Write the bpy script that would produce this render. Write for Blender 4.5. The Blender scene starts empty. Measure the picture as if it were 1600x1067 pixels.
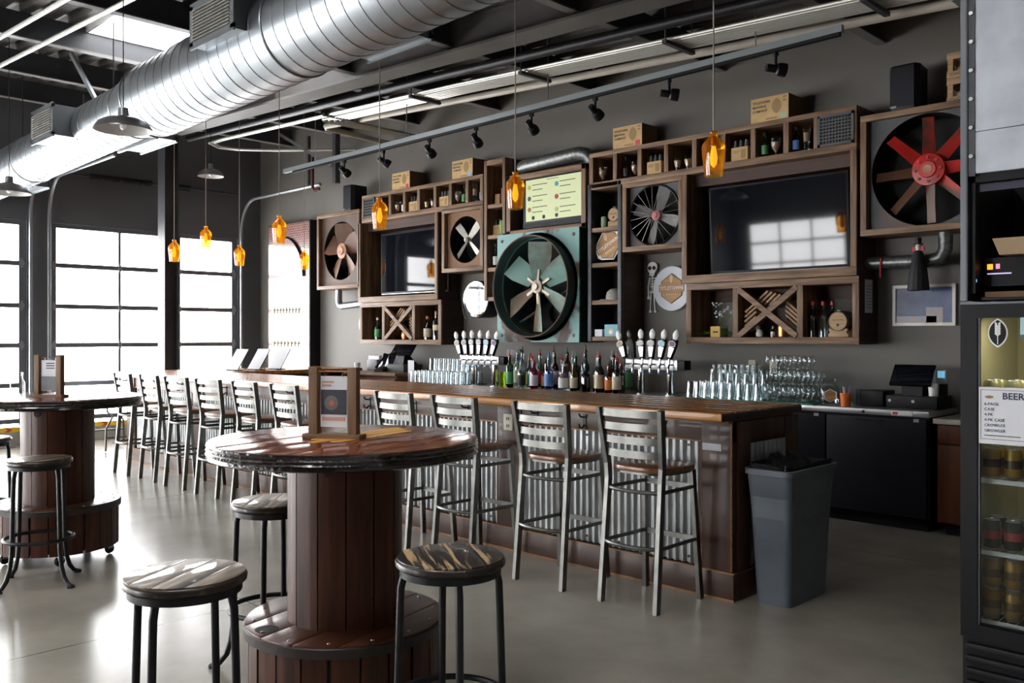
import bpy, bmesh, math, random
from math import sin, cos, pi, radians as R
from mathutils import Vector, Matrix
random.seed(7)
SC = bpy.context.scene
COL = SC.collection

# ------------------------------------------------------------------ camera
cam_d = bpy.data.cameras.new('camera'); cam = bpy.data.objects.new('camera', cam_d); COL.objects.link(cam)
cam_d.sensor_width = 36; cam_d.lens = 31.275; cam_d.shift_y = -0.0047; cam_d.clip_end = 200; cam_d.clip_start = .05
cam.location = (0, 0, 1.5); cam.rotation_euler = (R(90), 0, R(90 - 45.6)); SC.camera = cam

# ------------------------------------------------------------------ world: bright overcast daylight
W = bpy.data.worlds.new('world'); SC.world = W; W.use_nodes = True
bg = W.node_tree.nodes['Background']; bg.inputs[0].default_value = (1, .985, .955, 1); bg.inputs[1].default_value = 12.0
VS = SC.view_settings; VS.view_transform = 'Standard'; VS.look = 'None'; VS.gamma = 1; VS.use_curve_mapping = False
VS.exposure = 0.9
def portal(x, y, z, rx, rz, w, h):
    d = bpy.data.lights.new('daylight_portal', 'AREA'); d.shape = 'RECTANGLE'; d.size = w; d.size_y = h
    d.cycles.is_portal = True
    o = bpy.data.objects.new('daylight_portal', d); COL.objects.link(o); o.location = (x, y, z); o.rotation_euler = (rx, 0, rz)
# left wall garage doors (light enters towards +X), front wall garage doors (towards +Y), skylight (down)
LEFT_DOORS = [(4.38, 7.24), (1.10, 4.08), (-2.18, .80), (-5.46, -2.48)]  # last two doors are out of view, added to let in more daylight
FRONT_DOORS = [(-12.9, -10.0), (-9.2, -6.3)]
SKY = [(-9.28, -8.48, 3.38, 5.25), (-6.18, -5.38, -.2, 1.67), (-3.08, -2.28, -.2, 1.67), (.02, .82, -.2, 1.67)]  # only the first skylight is in view; the rest are added for daylight
for a, b in LEFT_DOORS: portal(-13.46, (a + b) / 2, 1.7, R(90), R(-90), b - a, 2.8)
for a, b in FRONT_DOORS: portal((a + b) / 2, -8.12, 1.7, R(90), 0 + R(180), b - a, 2.8)
for a, b, c, d in SKY: portal((a + b) / 2, (c + d) / 2, 5.05, 0, 0, b - a, d - c)

# ------------------------------------------------------------------ helpers
class MB:
    def __init__(s): s.v = []; s.f = []
    def add(s, vs, fs):
        n = len(s.v); s.v += [tuple(p) for p in vs]; s.f += [tuple(i + n for i in f) for f in fs]; return s
    def box(s, x0, x1, y0, y1, z0, z1):
        return s.add([(x0,y0,z0),(x1,y0,z0),(x1,y1,z0),(x0,y1,z0),(x0,y0,z1),(x1,y0,z1),(x1,y1,z1),(x0,y1,z1)],
                     [(0,3,2,1),(4,5,6,7),(0,1,5,4),(1,2,6,5),(2,3,7,6),(3,0,4,7)])
    def bar(s, p, q, w, h, up=(0,0,1)):
        p, q = Vector(p), Vector(q); d = (q - p).normalized(); u = Vector(up)
        if abs(d.dot(u)) > .98: u = Vector((0,1,0))
        a = d.cross(u).normalized() * (w / 2); b = a.cross(d).normalized() * (h / 2)
        return s.add([p-a-b, p+a-b, p+a+b, p-a+b, q-a-b, q+a-b, q+a+b, q-a+b],
                     [(0,1,2,3),(7,6,5,4),(0,4,5,1),(1,5,6,2),(2,6,7,3),(3,7,4,0)])
    def tube(s, pts, r, n=10, closed=False, caps=True):
        pts = [Vector(p) for p in pts]; m = len(pts); rs = r if isinstance(r, (list, tuple)) else [r] * m
        rings = []; prev = None
        for i, p in enumerate(pts):
            if closed: d = pts[(i+1) % m] - pts[i-1]
            else: d = pts[min(i+1, m-1)] - pts[max(i-1, 0)]
            d.normalize()
            if prev is None:
                u = Vector((0,0,1)) if abs(d.z) < .9 else Vector((1,0,0)); a = d.cross(u).normalized()
            else:
                a = (prev - d * prev.dot(d)).normalized()
            prev = a; b = d.cross(a)
            rings.append([p + (a * cos(2*pi*k/n) + b * sin(2*pi*k/n)) * rs[i] for k in range(n)])
        vs = [q for rg in rings for q in rg]; fs = []
        for i in range(m if closed else m - 1):
            j = (i + 1) % m
            for k in range(n): fs.append((i*n+k, i*n+(k+1)%n, j*n+(k+1)%n, j*n+k))
        if caps and not closed: fs += [tuple(range(n-1, -1, -1)), tuple((m-1)*n + k for k in range(n))]
        return s.add(vs, fs)
    def lathe(s, prof, n=24, c=(0,0,0), axis='z'):
        vs = []; m = len(prof)
        for r, z in prof:
            for k in range(n):
                x, y = r * cos(2*pi*k/n), r * sin(2*pi*k/n)
                q = (x, y, z) if axis == 'z' else ((x, z, y) if axis == 'y' else (z, x, y))
                vs.append((q[0]+c[0], q[1]+c[1], q[2]+c[2]))
        fs = []
        for i in range(m-1):
            for k in range(n):
                f = (i*n+k, i*n+(k+1)%n, (i+1)*n+(k+1)%n, (i+1)*n+k); fs.append(f if axis != 'y' else f[::-1])
        return s.add(vs, fs)
    def prism(s, poly, a, b, axis='z'):
        n = len(poly)
        def P(u, v, w): return (u, v, w) if axis == 'z' else ((u, w, v) if axis == 'y' else (w, u, v))
        vs = [P(u, v, a) for u, v in poly] + [P(u, v, b) for u, v in poly]
        fs = [tuple(range(n-1, -1, -1)), tuple(range(n, 2*n))] + [(i, (i+1)%n, n+(i+1)%n, n+i) for i in range(n)]
        if axis == 'y': fs = [f[::-1] for f in fs]
        return s.add(vs, fs)
    def grid(s, fn, nu, nv):
        vs = [fn(i / nu, j / nv) for j in range(nv+1) for i in range(nu+1)]
        return s.add(vs, [(j*(nu+1)+i, j*(nu+1)+i+1, (j+1)*(nu+1)+i+1, (j+1)*(nu+1)+i) for j in range(nv) for i in range(nu)])
    def mesh(s, name, mat, bevel=0, smooth=40):
        if bevel and smooth == 40: smooth = 24
        me = bpy.data.meshes.new(name); me.from_pydata(s.v, [], s.f); me.validate()
        if bevel:
            bm = bmesh.new(); bm.from_mesh(me)
            es = [e for e in bm.edges if len(e.link_faces) == 2 and e.calc_face_angle(0) > R(50)]
            bmesh.ops.bevel(bm, geom=es, offset=bevel, segments=2, profile=.6, affect='EDGES', clamp_overlap=True)
            bm.to_mesh(me); bm.free()
        if smooth:
            for p in me.polygons: p.use_smooth = True
            me.set_sharp_from_angle(angle=R(smooth))
        if mat: me.materials.append(mat)
        return me
    def build(s, name, mat, parent=None, bevel=0, smooth=40, loc=None, rot=None, label=None):
        return mk(name, s.mesh(name, mat, bevel, smooth), parent, loc, rot, label)
def mk(name, data, parent=None, loc=None, rot=None, label=None):
    o = bpy.data.objects.new(name, data); COL.objects.link(o)
    if parent: o.parent = parent
    if loc: o.location = loc
    if rot: o.rotation_euler = rot
    if label: o['label'] = label
    return o
def tag(o, label, cat=None, group=None, kind=None):
    if label: o['label'] = label
    if cat: o['category'] = cat
    if group: o['group'] = group
    if kind: o['kind'] = kind
    return o
def thing(name, label, cat, loc=(0,0,0), rz=0, group=None, kind=None):
    o = bpy.data.objects.new(name, None); COL.objects.link(o); o.empty_display_size = .1
    o.location = loc; o.rotation_euler = (0, 0, rz)
    return tag(o, label, cat, group, kind)
def copy_tree(o, parent=None):
    c = o.copy(); COL.objects.link(c); c.parent = parent
    for ch in list(o.children): copy_tree(ch, c)
    return c
def dup(o, loc, rz=None, label=None, group=None):
    c = copy_tree(o); c.location = loc
    if rz is not None: c.rotation_euler = (0, 0, rz)
    if label: c['label'] = label
    if group: c['group'] = group
    return c
def struct(o): o['kind'] = 'structure'; return o
_txt = {}
def text(body, size, mat, parent, loc, rot=(R(90),0,0), name='lettering', align='CENTER', sx=1, depth=.0006, bold=0):
    key = (body, size, align, depth, bold)
    if key not in _txt:
        cu = bpy.data.curves.new('lettering', 'FONT'); cu.body = body; cu.size = size; cu.align_x = align; cu.align_y = 'CENTER'
        cu.extrude = depth; cu.resolution_u = 2; cu.offset = bold
        t = bpy.data.objects.new('tmp', cu); COL.objects.link(t); bpy.context.view_layer.update()
        me = bpy.data.meshes.new_from_object(t.evaluated_get(bpy.context.evaluated_depsgraph_get())); me.name = 'lettering'
        bpy.data.objects.remove(t); bpy.data.curves.remove(cu); _txt[key] = me
    me = _txt[key]
    if me.materials and me.materials[0] != mat: me = me.copy(); me.materials.clear()
    if not me.materials: me.materials.append(mat)
    o = mk(name, me, parent, loc, rot); o.scale = (sx, 1, 1); return o

# ------------------------------------------------------------------ materials
def newmat(name):
    m = bpy.data.materials.new(name); m.use_nodes = True; nt = m.node_tree
    return m, nt, nt.nodes['Principled BSDF']
def mat(name, c, rough=.5, metal=0, var=0, scale=8, bump=0, bscale=None, stretch=(1,1,1), c2=None, coat=0, spec=.5, lo=.35, hi=.65, detail=6, emit=None, estr=1, crough=.05):
    m, nt, b = newmat(name); N = nt.nodes; L = nt.links
    b.inputs['Roughness'].default_value = rough; b.inputs['Metallic'].default_value = metal
    b.inputs['Specular IOR Level'].default_value = spec; b.inputs['Coat Weight'].default_value = coat; b.inputs['Coat Roughness'].default_value = crough
    if emit: b.inputs['Emission Color'].default_value = (*emit, 1); b.inputs['Emission Strength'].default_value = estr
    if not (var or c2 or bump): b.inputs['Base Color'].default_value = (*c, 1); return m
    tc = N.new('ShaderNodeTexCoord'); mp = N.new('ShaderNodeMapping'); mp.inputs['Scale'].default_value = stretch
    L.new(tc.outputs['Object'], mp.inputs[0])
    no = N.new('ShaderNodeTexNoise'); no.inputs['Scale'].default_value = scale; no.inputs['Detail'].default_value = detail; L.new(mp.outputs[0], no.inputs[0])
    r = N.new('ShaderNodeValToRGB'); r.color_ramp.elements[0].position = lo; r.color_ramp.elements[1].position = hi
    c2 = c2 or tuple(min(1, q * (1 + var)) for q in c); c1 = tuple(q * (1 - var) for q in c) if var else c
    r.color_ramp.elements[0].color = (*c1, 1); r.color_ramp.elements[1].color = (*c2, 1)
    L.new(no.outputs[0], r.inputs[0]); L.new(r.outputs[0], b.inputs['Base Color'])
    if bump:
        n2 = no
        if bscale:
            n2 = N.new('ShaderNodeTexNoise'); n2.inputs['Scale'].default_value = bscale; n2.inputs['Detail'].default_value = 4; L.new(mp.outputs[0], n2.inputs[0])
        bp = N.new('ShaderNodeBump'); bp.inputs['Strength'].default_value = bump; bp.inputs['Distance'].default_value = .01
        L.new(n2.outputs[0], bp.inputs['Height']); L.new(bp.outputs[0], b.inputs['Normal'])
    return m
def wood(name, c1, c2, axis='x', scale=6, rough=.55, coat=0, bump=.25, spec=.4, lo=.3, hi=.72, crough=.05):
    st = {'x': (.08, 1, 1), 'y': (1, .08, 1), 'z': (1, 1, .08)}[axis]
    return mat(name, c1, rough, c2=c2, scale=scale, stretch=tuple(s * 4 for s in st), bump=bump, coat=coat, spec=spec, lo=lo, hi=hi, detail=8, crough=crough)
def glass(name, tint=(.95, .97, .97), gloss=.12, rough=.02):
    m, nt, b = newmat(name); N = nt.nodes; L = nt.links; N.remove(b)
    t = N.new('ShaderNodeBsdfTransparent'); t.inputs[0].default_value = (*tint, 1)
    g = N.new('ShaderNodeBsdfGlossy'); g.inputs['Roughness'].default_value = rough
    lw = N.new('ShaderNodeLayerWeight'); lw.inputs[0].default_value = .35
    ma = N.new('ShaderNodeMath'); ma.operation = 'MULTIPLY_ADD'; ma.inputs[1].default_value = .42; ma.inputs[2].default_value = gloss; ma.use_clamp = True
    L.new(lw.outputs['Fresnel'], ma.inputs[0])
    mx = N.new('ShaderNodeMixShader'); L.new(ma.outputs[0], mx.inputs[0]); L.new(t.outputs[0], mx.inputs[1]); L.new(g.outputs[0], mx.inputs[2])
    L.new(mx.outputs[0], N['Material Output'].inputs[0]); return m
M = {}
M['wall'] = mat('wall_paint', (.140, .129, .113), .6, var=.08, scale=1.2, bump=.05, bscale=60)
M['wall_shade'] = mat('wall_paint_shaded', (.098, .104, .114), .6, var=.08, scale=1.2, bump=.05, bscale=60)  # same paint as the back wall, its bluish shade put into the colour
M['steel_dark'] = mat('dark_painted_steel', (.05, .053, .06), .45, var=.12, scale=3)
M['girder'] = mat('grey_painted_girder', (.115, .108, .10), .42, var=.15, scale=2.5)
M['deck'] = mat('metal_deck', (.075, .068, .06), .5, .2, var=.15, scale=3)
M['galv'] = mat('galvanised_duct', (.29, .315, .335), .36, .9, var=.14, scale=2.2, detail=3)
M['galv2'] = mat('galvanised_corrugated', (.40, .42, .425), .4, .75, var=.22, scale=5, stretch=(3,3,.5), detail=8)
M['galvdull'] = mat('dull_galvanised_pipe', (.16, .17, .165), .42, .75, var=.35, scale=26, detail=5)
M['alu'] = mat('door_aluminium', (.14, .15, .17), .4, .5)
M['zinc'] = mat('zinc_track', (.30, .32, .34), .4, .8)
M['stainless'] = mat('stainless', (.55, .56, .57), .30, .75, var=.06, scale=30, stretch=(.2, 6, 6))
M['chrome'] = mat('chrome', (.78, .79, .8), .08, 1)
M['stoolsteel'] = mat('brushed_stool_steel', (.135, .135, .126), .36, .9, var=.18, scale=14, detail=5)
M['black'] = mat('black_plastic', (.005, .005, .007), .48, spec=.25)
M['blackm'] = mat('black_metal', (.009, .009, .012), .42, 0, var=.25, scale=20, spec=.35)
M['blackmatte'] = mat('matt_black', (.006, .006, .006), .8)
M['navyblack'] = mat('black_cooler_vinyl', (.006, .007, .012), .5, var=.2, scale=2, spec=.25)
M['screen'] = mat('tv_glass', (.005, .006, .009), .04, spec=.42)
M['white'] = mat('white_plastic', (.78, .78, .77), .45)
M['paper'] = mat('white_paper', (.72, .73, .76), .7)
M['cream'] = mat('cream_plastic', (.62, .57, .44), .5)
M['creampipe'] = mat('cream_pipe', (.42, .375, .31), .5, var=.1, scale=5)
M['conduit'] = mat('conduit_galvanised', (.52, .52, .48), .38, .55)
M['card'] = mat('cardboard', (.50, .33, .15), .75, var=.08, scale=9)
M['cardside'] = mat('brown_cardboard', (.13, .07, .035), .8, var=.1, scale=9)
M['ink'] = mat('dark_ink', (.03, .022, .016), .7)
M['tanink'] = mat('tan_ink', (.30, .19, .08), .7)
M['redink'] = mat('red_sticker', (.55, .05, .06), .6); M['blueink'] = mat('blue_sticker', (.22, .38, .62), .6); M['greenink'] = mat('green_sticker', (.28, .45, .28), .6)
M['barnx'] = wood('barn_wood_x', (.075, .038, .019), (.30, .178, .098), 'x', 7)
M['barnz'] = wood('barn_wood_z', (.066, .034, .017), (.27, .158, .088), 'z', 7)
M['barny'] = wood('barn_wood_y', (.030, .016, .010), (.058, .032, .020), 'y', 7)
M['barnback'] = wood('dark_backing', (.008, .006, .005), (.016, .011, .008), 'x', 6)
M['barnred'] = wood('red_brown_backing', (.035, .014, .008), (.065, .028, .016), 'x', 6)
M['palewood'] = wood('pale_wood', (.26, .155, .075), (.46, .30, .16), 'x', 9)
M['barrel'] = wood('barrel_oak', (.30, .18, .085), (.46, .30, .15), 'x', 9)
M['bartop'] = wood('glossy_bar_top', (.18, .060, .014), (.56, .235, .05), 'x', 6, rough=.24, coat=.15, bump=0, spec=.45)
M['bartopedge'] = wood('bar_top_edge', (.34, .13, .024), (.62, .29, .07), 'x', 6, rough=.3, coat=.7, bump=.1, crough=.12)
M['barbody'] = wood('stained_bar_body', (.034, .015, .009), (.080, .036, .020), 'z', 4, rough=.45, coat=.1, bump=.1)
M['barbodyx'] = wood('stained_bar_rail', (.034, .015, .009), (.080, .036, .020), 'x', 4, rough=.45, coat=.1, bump=.1)
M['wornedge'] = wood('worn_edge', (.17, .075, .025), (.33, .16, .06), 'x', 9, rough=.5)
M['seat'] = wood('walnut_seat', (.11, .042, .017), (.25, .105, .044), 'x', 8, rough=.3, coat=.4, bump=.08, crough=.15)
M['spool'] = wood('spool_stave', (.028, .008, .004), (.095, .026, .010), 'z', 7, rough=.48, coat=.12, bump=.25, crough=.16, spec=.3)
M['spooltop'] = wood('varnished_table_top', (.075, .018, .009), (.22, .062, .022), 'x', 6, rough=.13, coat=0, bump=0, spec=.5)
M['spoolrim'] = mat('dark_varnished_rim', (.012, .007, .006), .25, var=.3, scale=18, bump=.9, bscale=30, coat=.9)
M['spoolflange'] = wood('spool_flange', (.045, .013, .006), (.13, .040, .016), 'x', 6, rough=.4, coat=.25, bump=.2, crough=.15)
M['spoolband'] = mat('dark_band', (.026, .020, .018), .45, var=.3, scale=14, bump=.4)
M['yellowprint'] = wood('yellow_inlay', (.62, .28, .03), (.85, .48, .09), 'x', 7, rough=.35, coat=.25, bump=0)
M['stoolwood'] = mat('worn_black_over_pine', (.018, .013, .010), .48, c2=(.50, .33, .17), scale=3.2, stretch=(.9, 10, 1), lo=.50, hi=.57, detail=12, bump=.12, coat=.25)
M['stoolwood2'] = mat('worn_brown_seat', (.055, .038, .025), .5, c2=(.25, .175, .10), scale=3.0, stretch=(.8, 10, 1), lo=.40, hi=.62, detail=10, bump=.06, coat=.35)
M['seatedge'] = mat('dark_worn_edge', (.020, .013, .009), .4, c2=(.16, .10, .055), scale=14, lo=.58, hi=.7, coat=.2)
M['trash'] = mat('grey_bin_plastic', (.105, .124, .150), .5, var=.08, scale=4)
M['bag'] = mat('black_bin_liner', (.006, .006, .008), .42, bump=.8, bscale=18, var=.1)
M['cabbrown'] = wood('cherry_cabinet', (.085, .026, .011), (.14, .048, .02), 'z', 4, rough=.4, bump=.05)
M['laminate'] = mat('beige_laminate', (.40, .36, .30), .4, var=.08, scale=40)
M['teal'] = mat('rusted_teal_paint', (.19, .36, .345), .55, c2=(.065, .028, .018), scale=2.0, lo=.53, hi=.575, detail=10, bump=.3, stretch=(1,1,.8))
M['tealring'] = mat('teal_shroud', (.045, .105, .105), .5, c2=(.10, .055, .03), scale=3, lo=.55, hi=.75, bump=.2, bscale=14)
M['tealblade'] = mat('weathered_teal_blade', (.25, .42, .38), .5, c2=(.17, .125, .085), scale=2.0, lo=.42, hi=.58, detail=8)
M['bladehub'] = mat('worn_hub', (.42, .36, .28), .5, .3, var=.25, scale=15)
M['rustblade'] = mat('rusty_brown_blade', (.085, .038, .022), .6, c2=(.17, .082, .045), scale=3, detail=7)
M['rustplate'] = mat('rusty_plate', (.10, .062, .043), .65, var=.3, scale=3.5)
M['rusthub'] = mat('rusty_hub', (.42, .20, .12), .6, var=.3, scale=16)
M['alublade'] = mat('dull_aluminium_blade', (.40, .39, .35), .42, .6, var=.15, scale=9)
M['greyblade'] = mat('grey_fan_blade', (.17, .17, .165), .5, .3, var=.15, scale=9)
M['redblade'] = mat('chipped_red_blade', (.50, .022, .016), .45, c2=(.10, .045, .025), scale=2.4, lo=.43, hi=.53, detail=9)
M['redhub'] = mat('red_hub', (.60, .02, .016), .4, c2=(.30, .02, .015), scale=9)
M['greyplate'] = mat('dark_grey_plate', (.055, .058, .062), .55, c2=(.10, .05, .035), scale=2.4, lo=.6, hi=.7)
M['glass'] = glass('clear_glass', (.95, .975, .98), .03)
M['pane'] = glass('door_pane', (.97, .98, 1), .03)
M['fridgeglass'] = glass('fridge_glass', (.88, .92, .92), .035)
def ambermat():
    m = glass('amber_glass', (1, .62, .13), .05, .04); nt = m.node_tree; N = nt.nodes; L = nt.links
    tr = N.new('ShaderNodeBsdfTranslucent'); tr.inputs[0].default_value = (1, .48, .05, 1)
    mx0 = [n for n in N if n.type == 'MIX_SHADER'][0]; mx = N.new('ShaderNodeMixShader'); mx.inputs[0].default_value = .14
    L.new(mx0.outputs[0], mx.inputs[1]); L.new(tr.outputs[0], mx.inputs[2]); L.new(mx.outputs[0], N['Material Output'].inputs[0]); return m
M['amber'] = ambermat()
M['bulb'] = mat('glowing_filament', (1, .7, .2), .5, emit=(1, .62, .14), estr=.7)
M['amberdeep'] = glass('amber_core', (1, .50, .06), .02)
M['concretepanel'] = mat('grey_panel_board', (.44, .47, .52), .6, var=.10, scale=7, detail=9)
M['lampalu'] = mat('spun_aluminium', (.40, .39, .41), .32, .95)
M['lampin'] = mat('white_enamel', (.62, .62, .62), .5)
M['orange'] = mat('orange_plastic', (.75, .17, .02), .45)
M['lime'] = glass('lime_plastic', (.72, .90, .04), .10, .2)
M['hazY'] = mat('hazard_yellow', (.80, .50, .03), .5); M['hazR'] = mat('hazard_red', (.62, .07, .02), .5)
M['curb'] = mat('concrete_curb', (.36, .35, .32), .8, var=.1, scale=6)
M['bone'] = mat('skeleton_white', (.75, .74, .72), .6)
M['badge'] = wood('tan_badge', (.36, .19, .07), (.56, .34, .15), 'x', 6)
M['tanpale'] = mat('pale_tan', (.66, .50, .30), .6)
M['signwhite'] = mat('sign_white', (.62, .66, .72), .45)
M['cap'] = mat('grey_twill', (.36, .335, .30), .8, var=.1, scale=40); M['capbrim'] = mat('dark_grey_brim', (.16, .15, .145), .8)
M['leaf'] = mat('green_leaf', (.10, .20, .04), .6, var=.4, scale=10); M['flower'] = mat('pale_flower', (.62, .66, .74), .6)
M['ceram'] = mat('white_ceramic', (.72, .70, .66), .3)
M['copper'] = mat('copper', (.55, .22, .09), .3, .9)
M['foodteal'] = mat('light_blue_carton', (.20, .42, .50), .6)
M['cup'] = mat('brown_beer', (.20, .10, .05), .25, var=.2, scale=6)
M['darkred'] = mat('dark_red_rope', (.09, .012, .012), .7)
# polished concrete floor with saw-cut joints
def floor_mat():
    m, nt, b = newmat('polished_concrete'); N = nt.nodes; L = nt.links
    tc = N.new('ShaderNodeTexCoord'); n1 = N.new('ShaderNodeTexNoise'); n1.inputs['Scale'].default_value = 1.3; n1.inputs['Detail'].default_value = 6; n1.inputs['Roughness'].default_value = .55
    L.new(tc.outputs['Object'], n1.inputs[0])
    r = N.new('ShaderNodeValToRGB'); r.color_ramp.elements[0].position = .2; r.color_ramp.elements[1].position = .8
    r.color_ramp.elements[0].color = (.19, .172, .140, 1); r.color_ramp.elements[1].color = (.40, .365, .305, 1); L.new(n1.outputs[0], r.inputs[0])
    sp = N.new('ShaderNodeSeparateXYZ'); L.new(tc.outputs['Object'], sp.inputs[0])
    def joint(ax, step, off):
        a = N.new('ShaderNodeMath'); a.operation = 'ADD'; a.inputs[1].default_value = off; L.new(sp.outputs[ax], a.inputs[0])
        p = N.new('ShaderNodeMath'); p.operation = 'PINGPONG'; p.inputs[1].default_value = step / 2; L.new(a.outputs[0], p.inputs[0])
        c = N.new('ShaderNodeMath'); c.operation = 'LESS_THAN'; c.inputs[1].default_value = .004; L.new(p.outputs[0], c.inputs[0]); return c
    j1 = joint(0, 3.6, 4.55); j2 = joint(1, 3.6, -.9 - 1.8 + .15)
    mxm = N.new('ShaderNodeMath'); mxm.operation = 'MAXIMUM'; L.new(j1.outputs[0], mxm.inputs[0]); L.new(j2.outputs[0], mxm.inputs[1])
    mx = N.new('ShaderNodeMix'); mx.data_type = 'RGBA'; mx.inputs[7].default_value = (.05, .046, .04, 1)
    L.new(mxm.outputs[0], mx.inputs[0]); L.new(r.outputs[0], mx.inputs[6]); L.new(mx.outputs[2], b.inputs['Base Color'])
    n2 = N.new('ShaderNodeTexNoise'); n2.inputs['Scale'].default_value = 1.6; n2.inputs['Detail'].default_value = 6; L.new(tc.outputs['Object'], n2.inputs[0])
    mr = N.new('ShaderNodeMapRange'); mr.inputs[3].default_value = .17; mr.inputs[4].default_value = .27; L.new(n2.outputs[0], mr.inputs[0]); L.new(mr.outputs[0], b.inputs['Roughness'])
    b.inputs['Specular IOR Level'].default_value = .5
    return m
M['floor'] = floor_mat()
def brick_print():
    m, nt, b = newmat('brick_photo_print'); N = nt.nodes; L = nt.links
    tc = N.new('ShaderNodeTexCoord'); mp = N.new('ShaderNodeMapping'); mp.inputs['Rotation'].default_value = (R(90), 0, 0); L.new(tc.outputs['Object'], mp.inputs[0])
    br = N.new('ShaderNodeTexBrick'); br.inputs['Scale'].default_value = 7; br.inputs['Color1'].default_value = (.22, .07, .05, 1); br.inputs['Color2'].default_value = (.12, .045, .04, 1); br.inputs['Mortar'].default_value = (.45, .36, .34, 1)
    L.new(mp.outputs[0], br.inputs[0]); L.new(br.outputs[0], b.inputs['Base Color'])
    b.inputs['Roughness'].default_value = .3; b.inputs['Coat Weight'].default_value = 1; b.inputs['Coat Roughness'].default_value = .03; b.inputs['Specular IOR Level'].default_value = .5
    return m
M['brickprint'] = brick_print()
M['yelprint'] = mat('yellow_print', (.60, .36, .06), .3, coat=1, spec=.8)
def plain(name, c, rough=.5, metal=0):
    if name not in M: M[name] = mat(name, c, rough, metal)
    return M[name]
# ================================================================== STRUCTURE
XL, YB, YF, XR = -13.35, 7.65, -8.0, 3.2
def zp(x): return 3.95 + .055 * (-x - 2)          # purlin underside (roof falls towards +X)
fl = struct(MB().box(XL - .3, XR, YF - .3, YB + .2, -.12, 0).build('floor', M['floor'], smooth=0))
wb = struct(MB().box(XL - .15, XR, YB, YB + .15, 0, 5.2).build('wall_back', M['wall'], smooth=0))
m = MB()
ys = [YF - .15] + [q for d in LEFT_DOORS[::-1] for q in d] + [YB + .15]
for i in range(0, len(ys), 2): m.box(XL - .15, XL, ys[i], ys[i+1], 0, 5.2)
for a, b in LEFT_DOORS: m.box(XL - .15, XL, a, b, 3.1, 5.2)
wl = struct(m.build('wall_left', M['wall_shade'], smooth=0))
m = MB(); xs = [XL] + [q for d in FRONT_DOORS for q in d] + [XR]
for i in range(0, len(xs), 2): m.box(xs[i], xs[i+1], YF - .15, YF, 0, 5.2)
for a, b in FRONT_DOORS: m.box(a, b, YF - .15, YF, 3.1, 5.2)
struct(m.build('wall_front', M['wall'], smooth=0))
struct(MB().box(XR, XR + .15, YF - .15, YB + .15, 0, 5.2).build('wall_right', M['wall'], smooth=0))
# ---- ceiling: ribbed steel deck, purlins, girder, skylight
def deck(m, x0, x1, y0, y1):
    def rib(y):
        t = (y - YF) % .22
        return 0 if t < .09 else ((t - .09) / .03 * .055 if t < .12 else (.055 if t < .19 else (.22 - t) / .03 * .055))
    yy = {y0, y1}; k = math.floor((y0 - YF) / .22)
    while YF + k * .22 < y1:
        yy |= {YF + k * .22 + t for t in (0, .09, .12, .19) if y0 < YF + k * .22 + t < y1}; k += 1
    prof = [(y, rib(y + 1e-7)) for y in sorted(yy)]; n = len(prof)
    vs = [(x0, p, zp(x0) + .25 + d) for p, d in prof] + [(x1, p, zp(x1) + .25 + d) for p, d in prof]
    m.add(vs, [(i, i+1, n+i+1, n+i) for i in range(n-1)])
m = MB(); xe = sorted({XL - .15, XR + .15} | {s[0] for s in SKY} | {s[1] for s in SKY})
for xa, xb in zip(xe, xe[1:]):
    y = YF - .15
    for s in sorted((s for s in SKY if s[0] == xa), key=lambda q: q[2]): deck(m, xa, xb, y, s[2]); y = s[3]
    deck(m, xa, xb, y, YB + .15)
ce = struct(m.build('ceiling', M['deck'], smooth=0))
M['flange'] = mat('purlin_flange_lit', (.17, .16, .15), .5)  # purlin steel made paler, the light on the flanges put into the colour
for k in range(10):
    x = -12.4 + 1.55 * k; z = zp(x)
    p = MB().box(x - .012, x + .012, YF, YB, z, z + .25).build('purlin', M['steel_dark'], ce, smooth=0)
    MB().box(x - .012, x + .075, YF, YB, z - .012, z).build('flange', M['flange'], p, smooth=0)
def zg(x): return 4.30 - .037 * (x + 11.7)
g = MB()
x0, x1 = -11.95, XR
g.bar((x0, 5.5, zg(x0) + .22), (x1, 5.5, zg(x1) + .22), .018, .44)
gi = g.build('girder', M['girder'], ce, smooth=0)
MB().bar((x0, 5.5, zg(x0)), (x1, 5.5, zg(x1)), .26, .024).build('flange', M['girder'], gi, smooth=0)
MB().bar((x0, 5.5, zg(x0) + .45), (x1, 5.5, zg(x1) + .45), .26, .024).build('flange', M['girder'], gi, smooth=0)
for i, (xa, xb, ya, yb) in enumerate(SKY):  # windows after the first are unseen skylights, added to light the room
    m = MB(); z0 = zp(xb) + .24; z1 = zp(xa) + .45
    m.box(xa, xb, ya, ya + .02, z0, z1).box(xa, xb, yb - .02, yb, z0, z1).box(xa - .01, xa + .01, ya, yb, z0, z1).box(xb - .01, xb + .01, ya, yb, z0, z1)
    sk = struct(m.build('window_%d' % (i + 1), M['white'], smooth=0))
    MB().box(xa, xb, ya, yb, z1 - .02, z1 - .01).build('pane', M['pane'], sk, smooth=0)
# steel column under the girder
m = MB(); m.box(-12.19, -11.97, 5.40, 5.415, 0, 4.32).box(-12.19, -11.97, 5.585, 5.60, 0, 4.32).box(-12.088, -12.072, 5.41, 5.59, 0, 4.32).box(-12.25, -11.91, 5.36, 5.64, 0, .02)
struct(m.build('trim_1', M['steel_dark'], smooth=0))
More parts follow.
